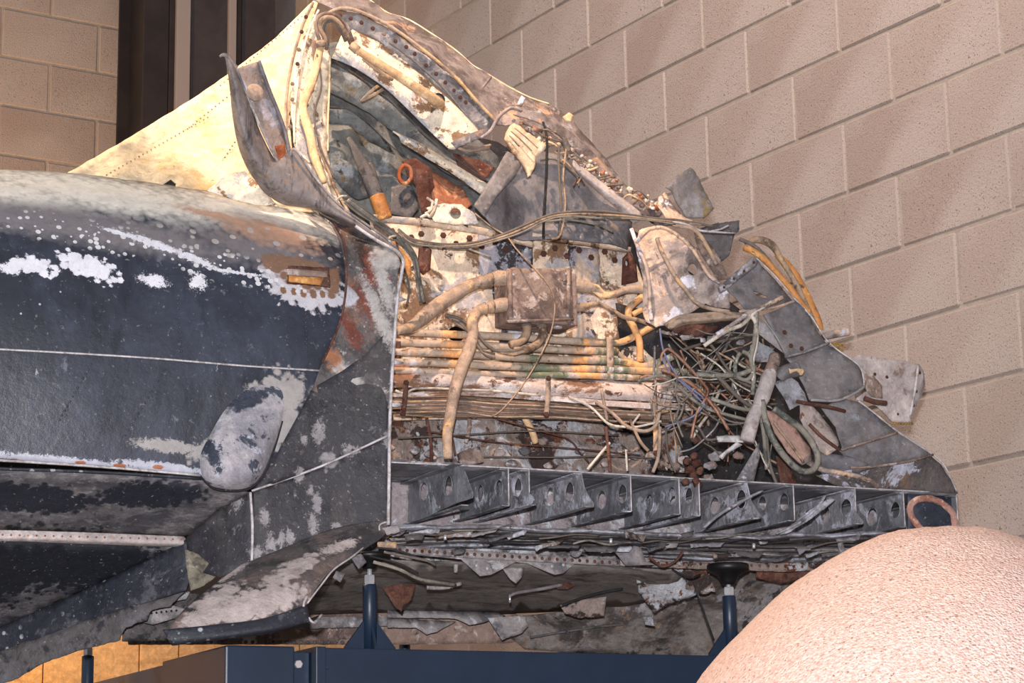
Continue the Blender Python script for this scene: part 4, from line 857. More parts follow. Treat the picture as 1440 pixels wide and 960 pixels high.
JO = [ # right end x, top y, bottom y, tear kind, holes, material
    (641, 655, 716, 'tip', [(569, 699, 14), (597, 691, 14), (631, 683, 15)], m_joist),
    (715, 659, 711, None, [(649, 704, 13), (676, 694, 13), (702.6, 687, 13)], m_joist),
    (744, 660, 712, 'low', [(729, 685.5, 14)], m_joistl),
    (818, 663, 716, 'foot', [(747, 706, 13), (774, 698.6, 14), (801.7, 691, 14)], m_joistl),
    (887, 667, 719, None, [(821, 712, 12), (847, 703, 14), (876, 694.5, 14)], m_joist),
    (955, 671, 723, None, [(914, 707, 13), (945, 697, 13)], m_joist),
    (983, 672, 725, None, [(969, 697, 12)], m_joistl),
    (1051, 676, 732, 'foot', [(1006, 711, 13), (1043, 702, 14)], m_joistl),
    (1116, 679, 732, None, [(1073, 708, 11), (1103, 705.5, 13)], m_joist),
    (1203, 684, 738, 'low', [(1160.5, 721.6, 13), (1191, 714, 13)], m_joistl),
    (1271, 689, 741, None, [(1227.5, 726, 13), (1259.6, 717, 12)], m_joist),
    (1346, 694, 748, None, [], m_joist)]
for i, (x, yt, yb, tear, hs, mt) in enumerate(JO):
    u = UV.dot(P(x, (yt+yb)/2)); zt_ = zf-.001; zb = P(x, yb).z
    o2 = [(0, zt_), (.0, zb), (.255, zb), (.255, zt_)]
    if tear == 'tip': o2 = [(0, zt_), (-.035, zt_-.02), (-.062, zb+.025), (-.06, zb+.016), (.255, zb), (.255, zt_)]
    if tear == 'foot': o2 = [(0, zt_), (-.01, zb+.045), (-.028, zb+.02), (-.04, zb+.008), (-.038, zb), (.255, zb), (.255, zt_)]
    if tear == 'low': o2 = [(0, zt_), (.0, zb+.03), (-.022, zb+.006), (-.02, zb), (.255, zb), (.255, zt_)]
    hl = []
    for (hx, hy, hr) in hs:
        p = PU(hx, hy, u); R = hr*mpp(x, yb); a, b = WV.dot(p)-W0, p.z
        hl.append(oval(a, b, R*1.05, R, 16))
    for q in range(4):                   # holes carry on along the web, hidden behind the next joist
        if hl and q < 3:
            a0 = max(t[0] for h in hl for t in h)+.05+q*.1
            if a0 < .2: hl.append(oval(a0, (zt_+zb)/2, .02, .02, 12))
    v, fs = plate2(o2, hl, lambda a, b: fj(u+.0025*noise.noise(Vector((a*9, b*9, i)))+(.012*max(0, -a*14) if tear else 0), a, b), .035, .0008 if tear else 0, .012, i)
    me = mesh(v, fs, 'floor_joist'); jo = solid(link('floor_joist', me, mt, wreck, smooth=False), .0022)
    if tear: jo['label'] = {'tip': 'joist torn to a point', 'foot': 'joist with torn lower corner', 'low': 'joist with chipped lower corner'}[tear]
    # bottom and top lips, and the raised rims of the holes
    for z_, nm, wd in ((zb, 'lower_lip', .016), (zt_-.004, 'upper_lip', .02)):
        w0_ = min(t[0] for t in o2 if abs(t[1]-z_) < .03)
        c = fj(u-wd/2, (w0_+.255)/2, z_)
        boxo(nm, c, UV*wd/2, WV*(.255-w0_)/2, Vector((0, 0, .0012)), mt, jo, origin=ROOT)
    for h in hl[:len(hs)]:
        pts = [fj(u-.0025, a, b) for a, b in h]; pts = [Vector(q) for q in pts+[pts[0]]]
        vv, ff = tubeverts(pts, .0013, 5, 2); link('hole_rim', mesh(vv, ff), mt, jo)
    if tear is None or tear == 'low':
        pts = [fj(u, -.001, zt_), fj(u, -.001, (zt_+zb)/2), fj(u, -.001, zb+(.03 if tear else 0))]
        vv, ff = tubeverts(pts, .0018, 6, 2); link('cut_edge', mesh(vv, ff), m_edge, jo)
sheet('joist_end_block', [(1276, 694, .02), (1345, 697, .02), (1349, 752, .02), (1276, 752, .02)], mat('end_block_blue', (44, 50, 62), [('n', (60, 66, 78), 10, .5, .7)], .45), step=12, th=.004, wr=.001)
for pts in ([(1072, 690), (1040, 706), (1010, 724), (990, 742)], [(1160, 697), (1146, 716), (1118, 738), (1092, 750)]):
    tube('bent_brace', [(x, y, -.02) for x, y in pts], [3, 5, 5, 3], m_joistl, flat=.5)
sheet('torn_strap', [(1138, 718, -.02), (1168, 700, -.02), (1176, 702, -.02), (1140, 730, -.02), (1108, 750, -.02), (1096, 752, -.02)], m_joistl, step=6, jag=1, crease=.02)
for x, y in ((964, 677), (980, 675), (988, 679), (972, 660), (968, 648), (975, 641), (981, 650), (985, 662), (976, 668)):
    sheet('rust_lump', oval(x, y, rnd.uniform(4, 7), rnd.uniform(4, 6), 7), m_rust, -.01 if y > 670 else .1, th=.012, step=4, jag=2, crease=.04)

# ------------------------------------------------------------------ strips and torn metal below the floor
def strip(name, top, bot, mt, dw, jag=1., th=.0025, **kw):
    pts = [(x, y, d if d is not None else dw) for x, y, *r in top for d in [r[0] if r else None]]+[(x, y, (r[0] if r else None) or dw) for x, y, *r in bot[::-1]]
    return sheet(name, pts, mt, dw, th=th, step=8, jag=jag, **kw)
sheet('web_panel', [(470, 660, .262), (545, 665, .262), (800, 680, .262), (1100, 695, .262), (1345, 710, .262), (1345, 770, .262), (1200, 800, .262), (900, 805, .262), (470, 800, .262)], m_webp, step=12, th=.004, wr=.004, crease=.01)
rows_ = [((545, 738), (640, 737), (760, 742), (900, 748), (1060, 752), (1250, 746)), ((545, 749), (640, 748), (760, 752), (900, 760), (1060, 764), (1210, 764)), ((548, 762), (640, 758), (760, 762), (900, 772), (1050, 778), (1170, 776))]
for i, rw in enumerate(rows_):
    for s in range(2):
        off = 5*s
        patch('stringer', [[(x, y+off, .05+.07*i+.03*s) for x, y in rw], [(x+3, y+off+3.2, .04+.07*i+.03*s) for x, y in rw], [(x, y+off+6, .06+.07*i+.03*s) for x, y in rw]], (m_joistl, m_dark, m_alu)[(i+s) % 3], 8, .002, wr=.006, ws=9, edge=.0015, seed=i*2+s)
for i in range(26):
    x = 556+i*26+rnd.uniform(-10, 10); y = 742+rnd.uniform(-4, 26)+i*.6; L = rnd.uniform(12, 52); h = rnd.uniform(4, 10); t = rnd.uniform(-.28, .12)
    sheet('torn_strip', [(x-L/2, y-L/2*t, .03), (x+L/2, y+L/2*t, .03), (x+L/2-4, y+L/2*t+h, .02), (x, y+h*.6+rnd.uniform(0, 4), .02), (x-L/2+3, y-L/2*t+h, .03)], (m_alu, m_dark, m_joistl, m_low, m_dark)[i % 5], rnd.uniform(0, .2), step=6, jag=1.5, crease=.04, wr=.006)
for i in range(12):
    x = 560+i*60+rnd.uniform(-20, 20); y = 742+i*2+rnd.uniform(0, 20)
    tube('loose_wire', [(x, y, .02), (x+22, y-3+rnd.uniform(-3, 3), .01), (x+50, y+rnd.uniform(-8, 2), .02), (x+84, y-6+rnd.uniform(-4, 4), .04)], rnd.uniform(.8, 1.5), (m_cab, m_cabg, m_soot)[i % 3], ns=5)
for x, y in ((626, 752), (859, 757), (1060, 764)): tube('hanging_stud', [(x, y, -.01), (x, y+7, -.01)], 2.4, m_zinc, k=1)
strip('perforated_angle', [(556, 767), (700, 776), (872, 786)], [(556, 777), (700, 787), (872, 796)], m_alu, .12, jag=.4, label='rust dotted perforated angle')
rivrow('rust_spots', (562, 773), (868, 791), 30, 2.8, m_rust, .117, .117, h=.002)
strip('perforated_angle', [(872, 785), (980, 790), (1110, 792), (1160, 788)], [(872, 795), (980, 800), (1110, 804), (1160, 800)], m_low, .13, jag=1)
rivrow('rust_spots', (890, 790), (1140, 797), 22, 2.4, m_rust, .125, .125, h=.002)
sheet('wood_offcut', [(532, 762), (556, 762), (557, 771), (532, 770)], m_piped, .06, th=.01, step=6)
sheet('zigzag_plate', [(560, 778, .13), (648, 786, .13), (675, 810, .12), (690, 808, .12), (725, 790, .13), (742, 792, .13), (780, 808, .12), (792, 806, .12), (812, 789, .13), (740, 782, .14), (640, 778, .14)], m_alu, step=7, th=.003, wr=.003, label='zigzag edged plate')
rivrow('rivets', (652, 783), (806, 786), 14, 1.6, m_soot, .13, .13)
for x, y in ((685, 799), (792, 794), (670, 795), (776, 796)): bolt(x, y, .12, 2.6, m_zinc, h=.003)
tube('hanging_stud', [(641, 790, .15), (641, 796, .15), (641, 805, .15)], [4.5, 3.5, 2.4], m_alu, k=2)
sheet('hanging_lug', [(706, 798, .16), (738, 798, .16), (734, 812, .15), (726, 820, .15), (718, 814, .15)], m_alu, step=5, crease=.01)
sheet('underside_plate', [(430, 800, .14), (545, 788, .14), (700, 792, .14), (870, 796, .14), (960, 806, .15), (940, 838, .32), (860, 856, .5), (700, 862, .6), (545, 860, .6), (380, 862, .6), (380, 830, .36)], mat('under_plate_brown', (112, 107, 105), [('n', (134, 128, 124), 7, .45, .65, (.25, 1, 3)), ('n', (66, 62, 60), 14, .52, .66, (.3, 1, 3))], .7, bump=.2), step=12, th=.004, wr=.006, ws=5, label='flat dusty underside plate')
strip('underside_rail', [(545, 856, .58), (650, 859, .58), (700, 862, .58), (710, 866, .58)], [(545, 868, .56), (640, 869, .56), (660, 878, .56), (676, 876, .56)], m_alu, .57, jag=.8)
strip('underside_rail', [(545, 869, .6), (592, 871, .6), (640, 874, .6)], [(545, 882, .58), (585, 882, .58), (600, 892, .58), (614, 888, .58)], m_alu, .59, jag=.8)
strip('underside_rail', [(240, 862, .6), (430, 868, .6), (545, 866, .6)], [(240, 880, .6), (430, 884, .6), (545, 880, .6)], m_alu, .6, jag=.8)
sheet('underside_gap_panel', [(180, 856, .63), (560, 852, .63), (720, 858, .63), (760, 892, .62), (720, 904, .64), (560, 906, .66), (180, 906, .66)], m_brown, step=10, th=.003, jag=1)  # brown panel closing the gap below the underside plate
rivrow('rivets', (200, 902), (520, 903), 34, 3, m_dark, .64, .64, h=.006)
sheet('belly_skin', [(735, 866, .56), (800, 860, .5), (880, 850, .46), (960, 838, .4), (990, 800, .3), (1060, 800, .3), (1150, 800, .3), (1260, 770, .28), (1280, 820, .34), (1200, 900, .46), (1100, 940, .5), (900, 925, .56), (780, 916, .6), (740, 912, .62), (715, 890, .62)], mat('belly_paint', (126, 120, 116), [('n', (74, 68, 66), 5, .45, .56), ('n', (146, 142, 144), 9, .57, .63), ('n', (56, 54, 56), 12, .62, .67), ('n', (126, 106, 92), 20, .6, .68)], .7, bump=.3), step=12, th=.004, wr=.02, ws=5, crease=.03, label='grey mottled belly skin')
tube('belly_seam', [(745, 896, .56), (850, 880, .5), (930, 876, .5), (1010, 868, .46)], 1.6, m_dark)
sheet('torn_plate', [(686, 868, .52), (740, 866, .5), (745, 880, .5), (736, 890, .5), (720, 894, .52), (706, 900, .52), (698, 886, .52)], m_alu, step=7, jag=1.5, wr=.01)
sheet('torn_plate', [(790, 850, .36), (820, 842, .34), (856, 838, .33), (852, 866, .34), (820, 868, .35), (796, 862, .36)], m_low, step=7, jag=1.5, crease=.03)
tube('rod', [(788, 852, .33), (820, 840, .32), (850, 832, .31), (875, 828, .31)], 2, m_soot)
tube('rod', [(716, 838, .26), (728, 833, .26), (760, 828, .26), (790, 822, .26)], [2, 2.6, 2.6, 3], m_alud)
tube('rod', [(717, 836, .255), (717, 847, .255)], 1.6, m_zinc, k=2)
sheet('rusty_lug', [(782, 820, .26), (800, 818, .26), (812, 822, .26), (800, 828, .26), (784, 828, .26)], m_rust, step=5, crease=.02)
sheet('rusty_tongue', [(538, 826, .3), (560, 820, .3), (586, 822, .3), (580, 842, .3), (570, 850, .3), (566, 860, .3), (556, 852, .3)], m_rust, step=6, jag=1.5, crease=.03, label='rust red hanging tongue')
sheet('bent_plate', [(862, 772, .06), (900, 766, .05), (908, 788, .05), (922, 794, .05), (880, 795, .06)], m_alud, step=6, crease=.01)
tube('bent_rib', [(912, 782, .06), (930, 796, .06), (948, 790, .06), (960, 776, .06)], 3, m_rust, flat=.6)
sheet('torn_plate', [(895, 800, .2), (960, 796, .18), (1000, 800, .18), (1010, 830, .2), (980, 836, .22), (940, 850, .24), (925, 860, .25), (905, 830, .24)], m_low, step=7, jag=2, crease=.04)
sheet('rust_patch', [(1066, 796, .17), (1110, 790, .17), (1140, 796, .17), (1136, 812, .18), (1100, 820, .2), (1064, 812, .18)], m_rust, step=6, jag=1.5, crease=.02)
rivrow('rivets', (1110, 800), (1180, 792), 9, 2.4, m_zinc, .14, .13, h=.003)
for pts, r, m in (([(540, 776, .04), (570, 782, .03), (600, 788, .03), (612, 794, .04)], 2, m_cab), ([(525, 790, .04), (560, 800, .03), (590, 814, .04), (612, 818, .06), (640, 822, .12)], 2.6, m_cabg), ([(520, 782, .05), (560, 792, .04), (588, 806, .05)], 1.6, m_soot), ([(530, 770, .04), (560, 774, .03), (605, 790, .05)], 1.6, m_soot),
                  ([(975, 816, .02), (985, 846, .02), (994, 872, .03), (1004, 900, .05)], 1.6, m_soot), ([(945, 800, .1), (968, 812, .09), (984, 808, .11)], 1.6, m_soot), ([(600, 826, .2), (625, 826, .2), (648, 820, .2)], 3.2, m_alu), ([(515, 868, .3), (518, 862, .3), (522, 870, .3), (522, 890, .3)], 2, m_dark)):
    tube('cable', pts, r, m, ns=6)
sheet('grey_wedge', [(1178, 764, -.02), (1184, 762, -.02), (1190, 778, -.02), (1180, 780, -.02)], m_alu, step=5)
sheet('bright_tab', [(906, 868, .3), (918, 866, .3), (922, 880, .3), (908, 878, .3)], m_foil, step=5, crease=.01)

# ------------------------------------------------------------------ grey sheets above the bulkhead, right half
sheet('grey_web_sheet', [(676, 292, .36), (690, 268, .38), (712, 232, .42), (732, 222, .42), (760, 212, .42), (800, 214, .42), (846, 246, .42), (894, 296, .4), (884, 350, .4), (840, 342, .4), (790, 334, .4), (740, 336, .4), (704, 326, .38), (690, 310, .36)], mat('grey_web_paint', (120, 116, 118), [('n', (84, 83, 88), 5, .45, .6), ('n', (150, 152, 164), 4, .60, .66, (1, 1, .4)), ('n', (124, 112, 100), 18, .64, .7)], .5, .15, bump=.15), step=9, th=.003, wr=.012, ws=6, crease=.03, label='grey bent web sheet')
sheet('grey_fold', [(668, 288, .34), (680, 270, .34), (702, 232, .36), (714, 212, .38), (738, 226, .37), (724, 248, .36), (706, 268, .34), (690, 292, .33), (684, 304, .33)], m_alud, step=7, th=.003, wr=.006, crease=.02)
patch('longeron_rail', [[(806, 226, .315), (830, 244, .315), (866, 270, .315), (902, 300, .315)], [(806, 234, .30), (830, 253, .30), (866, 280, .30), (900, 309, .30)], [(812, 244, .315), (834, 262, .315), (866, 290, .315), (892, 314, .315)]], m_paper, 6, .003, wr=.002, label='pale diagonal rail')
sheet('torn_cream_block', [(712, 184), (722, 174), (737, 184), (754, 194), (769, 203), (767, 210), (759, 215), (754, 222), (753, 235), (743, 249), (740, 237), (734, 227), (720, 212), (710, 196)], mat('torn_block_peach', (222, 192, 160), [('n', (186, 150, 118), 16, .56, .64), ('n', (236, 220, 198), 24, .54, .62)], .7, bump=.3), .295, step=6, th=.012, jag=1.6, crease=.015, label='torn cream block with grooves')
for pts in ([(718, 184), (736, 200), (748, 212)], [(724, 180), (742, 195), (756, 208)], [(716, 190), (730, 206)]):
    tube('groove_bead', [(x, y, .282) for x, y in pts], .9, m_cabb, ns=5)
tube('frame_lip', [(676, 194, .36), (690, 184, .35), (700, 166, .34), (714, 154, .34), (722, 152, .34), (734, 156, .34)], [3, 4, 4, 3.5, 3, 3], m_crum, flat=.7)
patch('outer_rim_strip', [[(728, 152, .36), (760, 160, .36), (790, 176, .36), (822, 204, .36), (856, 238, .36), (890, 272, .36), (930, 302, .36)], [(722, 162, .35), (756, 172, .35), (786, 190, .35), (814, 218, .35), (846, 248, .35), (880, 282, .35), (918, 314, .35)]], m_skinr, 7, .003, wr=.004, edge=.001)
for i in range(90):
    t = rnd.random(); x = 724+t*200+rnd.uniform(-6, 6); y = 172+t*122+rnd.uniform(-9, 5); s = rnd.uniform(2.2, 6)
    sheet('crumbled_bit', [(x+s*math.cos(a+rnd.uniform(-.4, .4))*rnd.uniform(.5, 1.2), y+s*math.sin(a)*rnd.uniform(.4, 1.)) for a in (0, 1.1, 2.2, 3.3, 4.4, 5.4)], (m_creamp, m_orange, m_crum, m_crum, m_brown, m_pan)[i % 6], rnd.uniform(.31, .345), th=rnd.uniform(.002, .01), step=4, jag=.8, crease=.03)
for i in range(16):
    x = 755+i*9+rnd.uniform(-8, 8); y = 196+i*6+rnd.uniform(-10, 10)
    tube('twig_wire', [(x, y, .33), (x+rnd.uniform(4, 12), y+rnd.uniform(-8, 3), .31), (x+rnd.uniform(12, 26), y+rnd.uniform(-8, 8), .31)], rnd.uniform(.9, 1.8), (m_cabb, m_pipec, m_cab)[i % 3], ns=5)
sheet('torn_curl', [(792, 164, .42), (800, 158, .42), (806, 162, .42), (804, 172, .42), (796, 170, .42)], m_pipec, step=4, crease=.02)
sheet('torn_spike', [(726, 148, .4), (734, 134, .4), (740, 138, .4), (734, 150, .4)], m_crum, step=4, crease=.01)
tube('cable', [(792, 196, .31), (796, 204, .31), (799, 214, .31)], 5, m_cab)
for pts, r, m in (([(764, 172, .33), (769, 196, .30), (768, 250, .29), (765, 300, .29), (764, 334, .30)], 1.9, m_soot), ([(786, 204, .29), (786, 240, .29), (789, 290, .29), (786, 330, .3)], 2, m_cab), ([(796, 210, .30), (792, 250, .285), (795, 290, .285), (788, 330, .29), (776, 336, .3)], 1.7, m_cabb), ([(750, 176, .33), (762, 190, .32), (790, 200, .31)], 1.5, m_cab),
                  ([(760, 226, .32), (780, 224, .31), (800, 238, .31), (812, 250, .31), (814, 262, .31)], 1.3, m_cab), ([(812, 228, .31), (818, 244, .31), (812, 258, .31)], 1.5, m_cabb), ([(806, 262, .31), (814, 250, .31), (822, 260, .31)], 1.2, m_rust)):
    tube('hanging_cable', pts, r, m, ns=6)
for off, r, m in ((0, 2, m_cab), (3, 1.8, m_cabb), (6, 1.4, m_cabg)):
    tube('cable', [(560, 322+off*.3, .32), (580, 336+off, .31), (620, 343+off*.6, .31), (660, 342+off, .31), (700, 332+off, .30), (734, 318+off*1.4, .29), (770, 303+off, .28), (800, 298+off, .28), (840, 297+off*1.6, .28), (880, 301+off, .28), (920, 307+off*.6, .28), (950, 309+off, .27), (990, 316, .25), (1034, 326, .24)], r, m, ns=6)
tube('cable', [(766, 312, .3), (800, 309, .29), (840, 316, .29), (862, 326, .3)], 1.6, m_cabg, ns=6)
tube('cable', [(668, 300, .33), (690, 318, .31), (712, 332, .30), (726, 350, .28), (752, 378, .26), (772, 402, .25), (780, 426, .25), (776, 462, .26), (760, 500, .27), (736, 540, .28), (706, 576, .29), (690, 586, .3)], 1.2, m_cabb, ns=6)
tube('cable', [(600, 345, .34), (640, 344, .34), (664, 352, .34), (690, 362, .34)], 1.4, m_cabg, ns=6)
for i in range(5):
    o_ = i*3.2
    tube('cable', [(484+o_*.6, 284-o_*.3, .08), (504+o_, 300-o_*.2, .10), (524+o_, 312+o_*.1, .12), (548+o_*.9, 330, .14), (566+o_*.8, 346, .16), (580+o_*.5, 364, .18), (585+o_*.4, 388, .2), (588+o_*.5, 410, .22), (590+o_*.6, 424, .24)], 2.2 if i % 2 else 1.7, (m_cabg, m_cab, m_cabg)[i % 3], ns=6)
tube('cable_tie', [(541, 345, .06), (548, 334, .05), (556, 332, .06)], 1.8, m_cabw)
tube('cable_tie', [(474, 282, .07), (480, 276, .06), (487, 276, .08)], 1.8, m_cabw)
tube('cable', [(556, 330, .2), (562, 360, .25), (575, 400, .3), (572, 430, .33)], 1.6, m_cab, ns=6)

# torn plates and crumpled skins on the right
sheet('torn_plate', [(970, 235.6), (975, 240), (981.6, 249), (992, 270), (1003, 294), (996, 302), (990, 307), (964, 305.5), (957, 294), (950, 284), (944, 270), (936, 264), (943.7, 254.5), (957, 243)], mat('torn_plate_grey', (132, 125, 123), [('n', (156, 152, 154), 10, .5, .62), ('n', (152, 128, 84), 16, .58, .66), ('n', (88, 84, 88), 24, .62, .7)], .5, .15, bump=.3), .30, step=7, th=.004, jag=1.4, wr=.004, label='torn grey plate standing proud at the top')
sheet('torn_plate', [(929, 276, .29), (940, 268, .29), (948, 284, .28), (962, 305, .27), (976, 310, .26), (950, 318, .27), (936, 306, .28), (926, 288, .29)], m_crum, step=6, th=.003, jag=1, crease=.03)
sheet('dark_bent_sheet', [(1000, 316, .24), (1011, 313, .24), (1043, 308.5, .22), (1040, 322, .22), (1034, 330, .22), (1031, 356.6, .2), (1013.6, 371, .2), (1002, 362, .22), (993, 348, .24), (984.5, 321.6, .25)], m_dark, step=6, th=.003, jag=1, crease=.03)
SK = [(898, 324, .22), (914, 318, .20), (933, 316, .18), (952, 324, .16), (968, 338, .15), (986, 360, .13), (1000, 382, .12), (1014, 397, .11), (1024, 412, .10), (1026, 434, .10), (1008, 432, .11), (994, 426, .12), (977, 437, .12), (950, 452, .13), (927, 458, .14), (915, 449, .16), (912, 420, .18), (909.6, 397, .19), (904, 368, .20), (895, 344, .22)]
sheet('crumpled_skin', SK, m_crum, step=7, th=.003, jag=1, wr=.012, crease=.045, holes=[oval(978, 377, 8, 8), oval(951, 352, 2, 2, 8)], label='crumpled cream and grey skin panel')
tube('skin_fold', [(895, 340, .19), (902, 332, .17), (914, 322, .16), (932, 320, .15), (952, 330, .14), (970, 346, .125), (984, 366, .11), (996, 386, .10), (1012, 398, .10)], 2.6, m_crum)
tube('skin_fold', [(924, 336, .15), (930, 352, .13), (940, 372, .12), (952, 392, .11), (968, 412, .10), (980, 426, .10), (1000, 434, .10), (1026, 438, .09)], 3, m_piped)
tube('skin_fold', [(888, 322, .22), (898, 350, .2), (908, 372, .18), (913, 400, .17), (914, 430, .16), (916, 450, .15)], 3, m_crum)
sheet('skin_strip', [(976, 322, .14), (988, 329, .13), (1004, 352, .12), (1017, 376, .1), (1024, 392, .09), (1011, 394, .1), (998, 376, .11), (985, 354, .12)], m_brown, step=6, th=.003, wr=.005, crease=.01)
tube('skin_fold', [(950, 318, .16), (970, 320, .14), (984, 330, .12), (996, 350, .11), (1008, 372, .1)], 3, m_piped)
tube('bright_strip', [(946, 312, .18), (966, 316, .16), (984, 324, .14), (1004, 326, .13), (1034, 328, .12)], [2, 3, 3, 2.6, 2], m_edge, flat=.6)
tube('bright_strip', [(1000, 325, .14), (1014, 322, .13), (1024, 317, .13)], 2.2, m_edge, flat=.6)
sheet('rib_panel', [(1058, 364, .10), (1066, 366, .10), (1087, 388, .09), (1104, 405, .08), (1118, 423, .07), (1096, 430, .06), (1060, 438, .05), (1046, 434, .05), (1034, 420, .06), (1023, 407, .07)], m_alud, step=7, th=.003, wr=.006, crease=.012, holes=[[(1060, 408), (1072, 411), (1083, 416), (1078, 419), (1066, 415)]], label='grey rib panel, topmost of the right edge')
sheet('rib_panel', [(1070, 444, .06), (1096, 434, .06), (1118, 423, .06), (1130, 434, .05), (1137, 443, .05), (1151, 466, .04), (1164, 482, .03), (1134, 494, .03), (1106, 502, .03), (1096, 484, .04), (1084, 462, .05)], m_alud, step=7, th=.003, wr=.006, crease=.012, label='grey rib panel below the topmost')
sheet('rib_panel', [(1108, 503, .03), (1134, 495, .03), (1165, 484, .02), (1184, 497, .01), (1204, 512, .0), (1210, 526, .0), (1214, 543, .0), (1200, 552, -.01), (1176, 562, -.01), (1140, 562, .0), (1131, 540, .02), (1122, 520, .02)], m_alud, step=7, th=.003, wr=.006, crease=.012, label='grey rib panel bulging at its outer corner')
sheet('rib_panel', [(1160, 572, .0), (1184, 560, .0), (1207, 564, -.01), (1220, 574, -.01), (1233, 584, -.01), (1262, 608, -.02), (1230, 618, -.02), (1183, 632, -.02), (1179, 616, -.01), (1177, 600, .0)], m_alud, step=7, th=.003, wr=.008, crease=.02)
sheet('rib_panel', [(1181, 633, -.01), (1230, 620, -.02), (1264, 609, -.02), (1290, 624, -.02), (1312, 640, -.02), (1270, 650, -.02), (1224, 658, -.02), (1196, 648, -.01)], m_alud, step=7, th=.003, wr=.006, crease=.015)
sheet('nose_skin', [(1150, 668, .0), (1196, 660, -.01), (1250, 654, -.02), (1312, 640, -.02), (1326, 652, -.02), (1336, 668, -.02), (1346, 694, -.01), (1280, 690, .0), (1180, 684, .0)], mat('nose_skin_brown', (100, 92, 90), [('n', (84, 78, 78), 7, .48, .6), ('n', (184, 186, 202), 8, .57, .62), ('n', (116, 96, 78), 12, .6, .68)], .6, .1, bump=.35), step=7, th=.004, wr=.008, crease=.01, label='brownish nose skin with white corrosion')
for pts in ([(1010, 410, .06), (1030, 402, .06)], ):
    pass
for pts, r, m in (([(1040, 438, .04), (1062, 436, .04), (1090, 432, .04), (1118, 423, .05)], 3.2, m_crum), ([(1104, 502, .02), (1134, 494, .015), (1166, 482, .01)], 3, m_alu), ([(1140, 562, -.01), (1176, 563, -.02), (1200, 554, -.03), (1216, 543, -.02)], 3.4, m_alu), ([(1183, 632, -.02), (1224, 620, -.03), (1262, 608, -.03)], 3, m_brown), ([(1196, 657, -.02), (1228, 656, -.03), (1280, 648, -.03), (1312, 639, -.03)], 3, m_brown),
                  ([(1064, 363, .09), (1090, 388, .08), (1120, 423, .06), (1140, 444, .04), (1166, 482, .02), (1206, 512, -.01), (1214, 530, -.01), (1215, 545, -.01)], 2, m_edge), ([(1207, 563, -.02), (1234, 584, -.02), (1263, 607, -.03), (1313, 640, -.03), (1330, 658, -.03), (1346, 692, -.02)], 2, m_edge), ([(1070, 446, .05), (1084, 462, .04), (1098, 484, .03), (1106, 500, .02)], 1.8, m_alu)):
    tube('rib_edge', pts, r*.62, m)
sheet('bracket_arm', [(1010, 404, .04), (1058, 362, .04), (1066, 367, .04), (1062, 374, .04), (1018, 409, .04), (1012, 411, .04)], m_alu, step=6, th=.006, label='riveted bracket arm')
for x, y in ((1060, 369), (1046, 381), (1032, 392), (1018, 404)): bolt(x, y, .035, 2, m_rust, h=.003)
for x, y in ((1103, 467), (1127, 490), (1176, 515), (1112, 486)): bolt(x, y, .02, 3.4, m_rust, h=.004)
# ochre hoses behind the rib panels
tube('hose', [(1048, 340, .18), (1064, 337, .18), (1078, 340, .17), (1088, 347, .16), (1096, 360, .15), (1106, 376, .15), (1120, 400, .14), (1134, 430, .13), (1144, 452, .12), (1150, 466, .12)], [4, 5, 5.5, 5.5, 4, 4, 4, 4, 3.6, 3], m_cabb, ns=10, label='sooty brown hose bent at the top')
tube('hose', [(1092, 358, .17), (1104, 370, .16), (1116, 386, .16), (1128, 408, .15), (1140, 432, .14), (1150, 452, .13), (1155, 464, .13)], [4, 6, 7.4, 7.6, 7.4, 6, 3], m_ochre, ns=12, label='smooth ochre hose')
tube('hose', [(1046, 348, .17), (1064, 356, .16), (1080, 370, .15), (1096, 388, .14), (1110, 404, .13), (1124, 424, .12), (1138, 440, .12)], 4.6, m_ochre, ns=10)
tube('hose', [(1040, 336, .18), (1058, 344, .17), (1074, 358, .16), (1086, 374, .15)], 3, m_cab, ns=8)
tube('strap', [(1112, 406, .13), (1122, 401, .14), (1130, 404, .14)], 2.4, m_brown)
tube('stub_tube', [(1158, 473, .15), (1176, 469, .15), (1192, 466, .15)], [5.5, 6, 6.4], m_crum, ns=14, label='pale stub tube')
for i in range(18):
    x = 1172+rnd.uniform(-6, 10); y = 486+rnd.uniform(-4, 5)
    tube('straw', [(x, y, .12), (x+rnd.uniform(4, 14), y+rnd.uniform(-4, 8), .11)], .8, m_stick, ns=4, k=1)
sheet('side_plate', [(1196, 505, .2), (1210, 498, .2), (1259, 505, .2), (1291, 512.6, .2), (1297, 522, .2), (1299, 540, .2), (1296, 556, .2), (1280, 584, .2), (1276.6, 595.7, .2), (1253, 593, .2), (1236, 576, .2), (1224, 566.6, .2), (1204, 562, .2), (1200, 530, .2)], m_paper, step=8, th=.004, jag=.8, wr=.006, label='pale riveted side plate jutting to the right')
tube('plate_fold', [(1291, 514, .19), (1288, 540, .19), (1280, 584, .19)], 2, m_edge)
sheet('plate_patch', [(1219, 534, .19), (1228, 528, .19), (1240, 542, .19), (1241, 560, .19), (1226, 558, .19), (1217, 546, .19)], m_brown, step=6, jag=1)
tube('plate_spring', [(1216, 560, .19), (1230, 565, .19), (1246, 567, .19)], 4, m_rust)
for x, y in ((1230, 526), (1247, 530), (1293, 524), (1288, 550), (1270, 586), (1262, 582), (1284, 570)): bolt(x, y, .195, 2.6, m_rust, h=.003)
for i in range(8): tube('straw', [(1254+i*4, 593, .19), (1255+i*4, 597, .19)], 1.6, m_stick, ns=4, k=1)
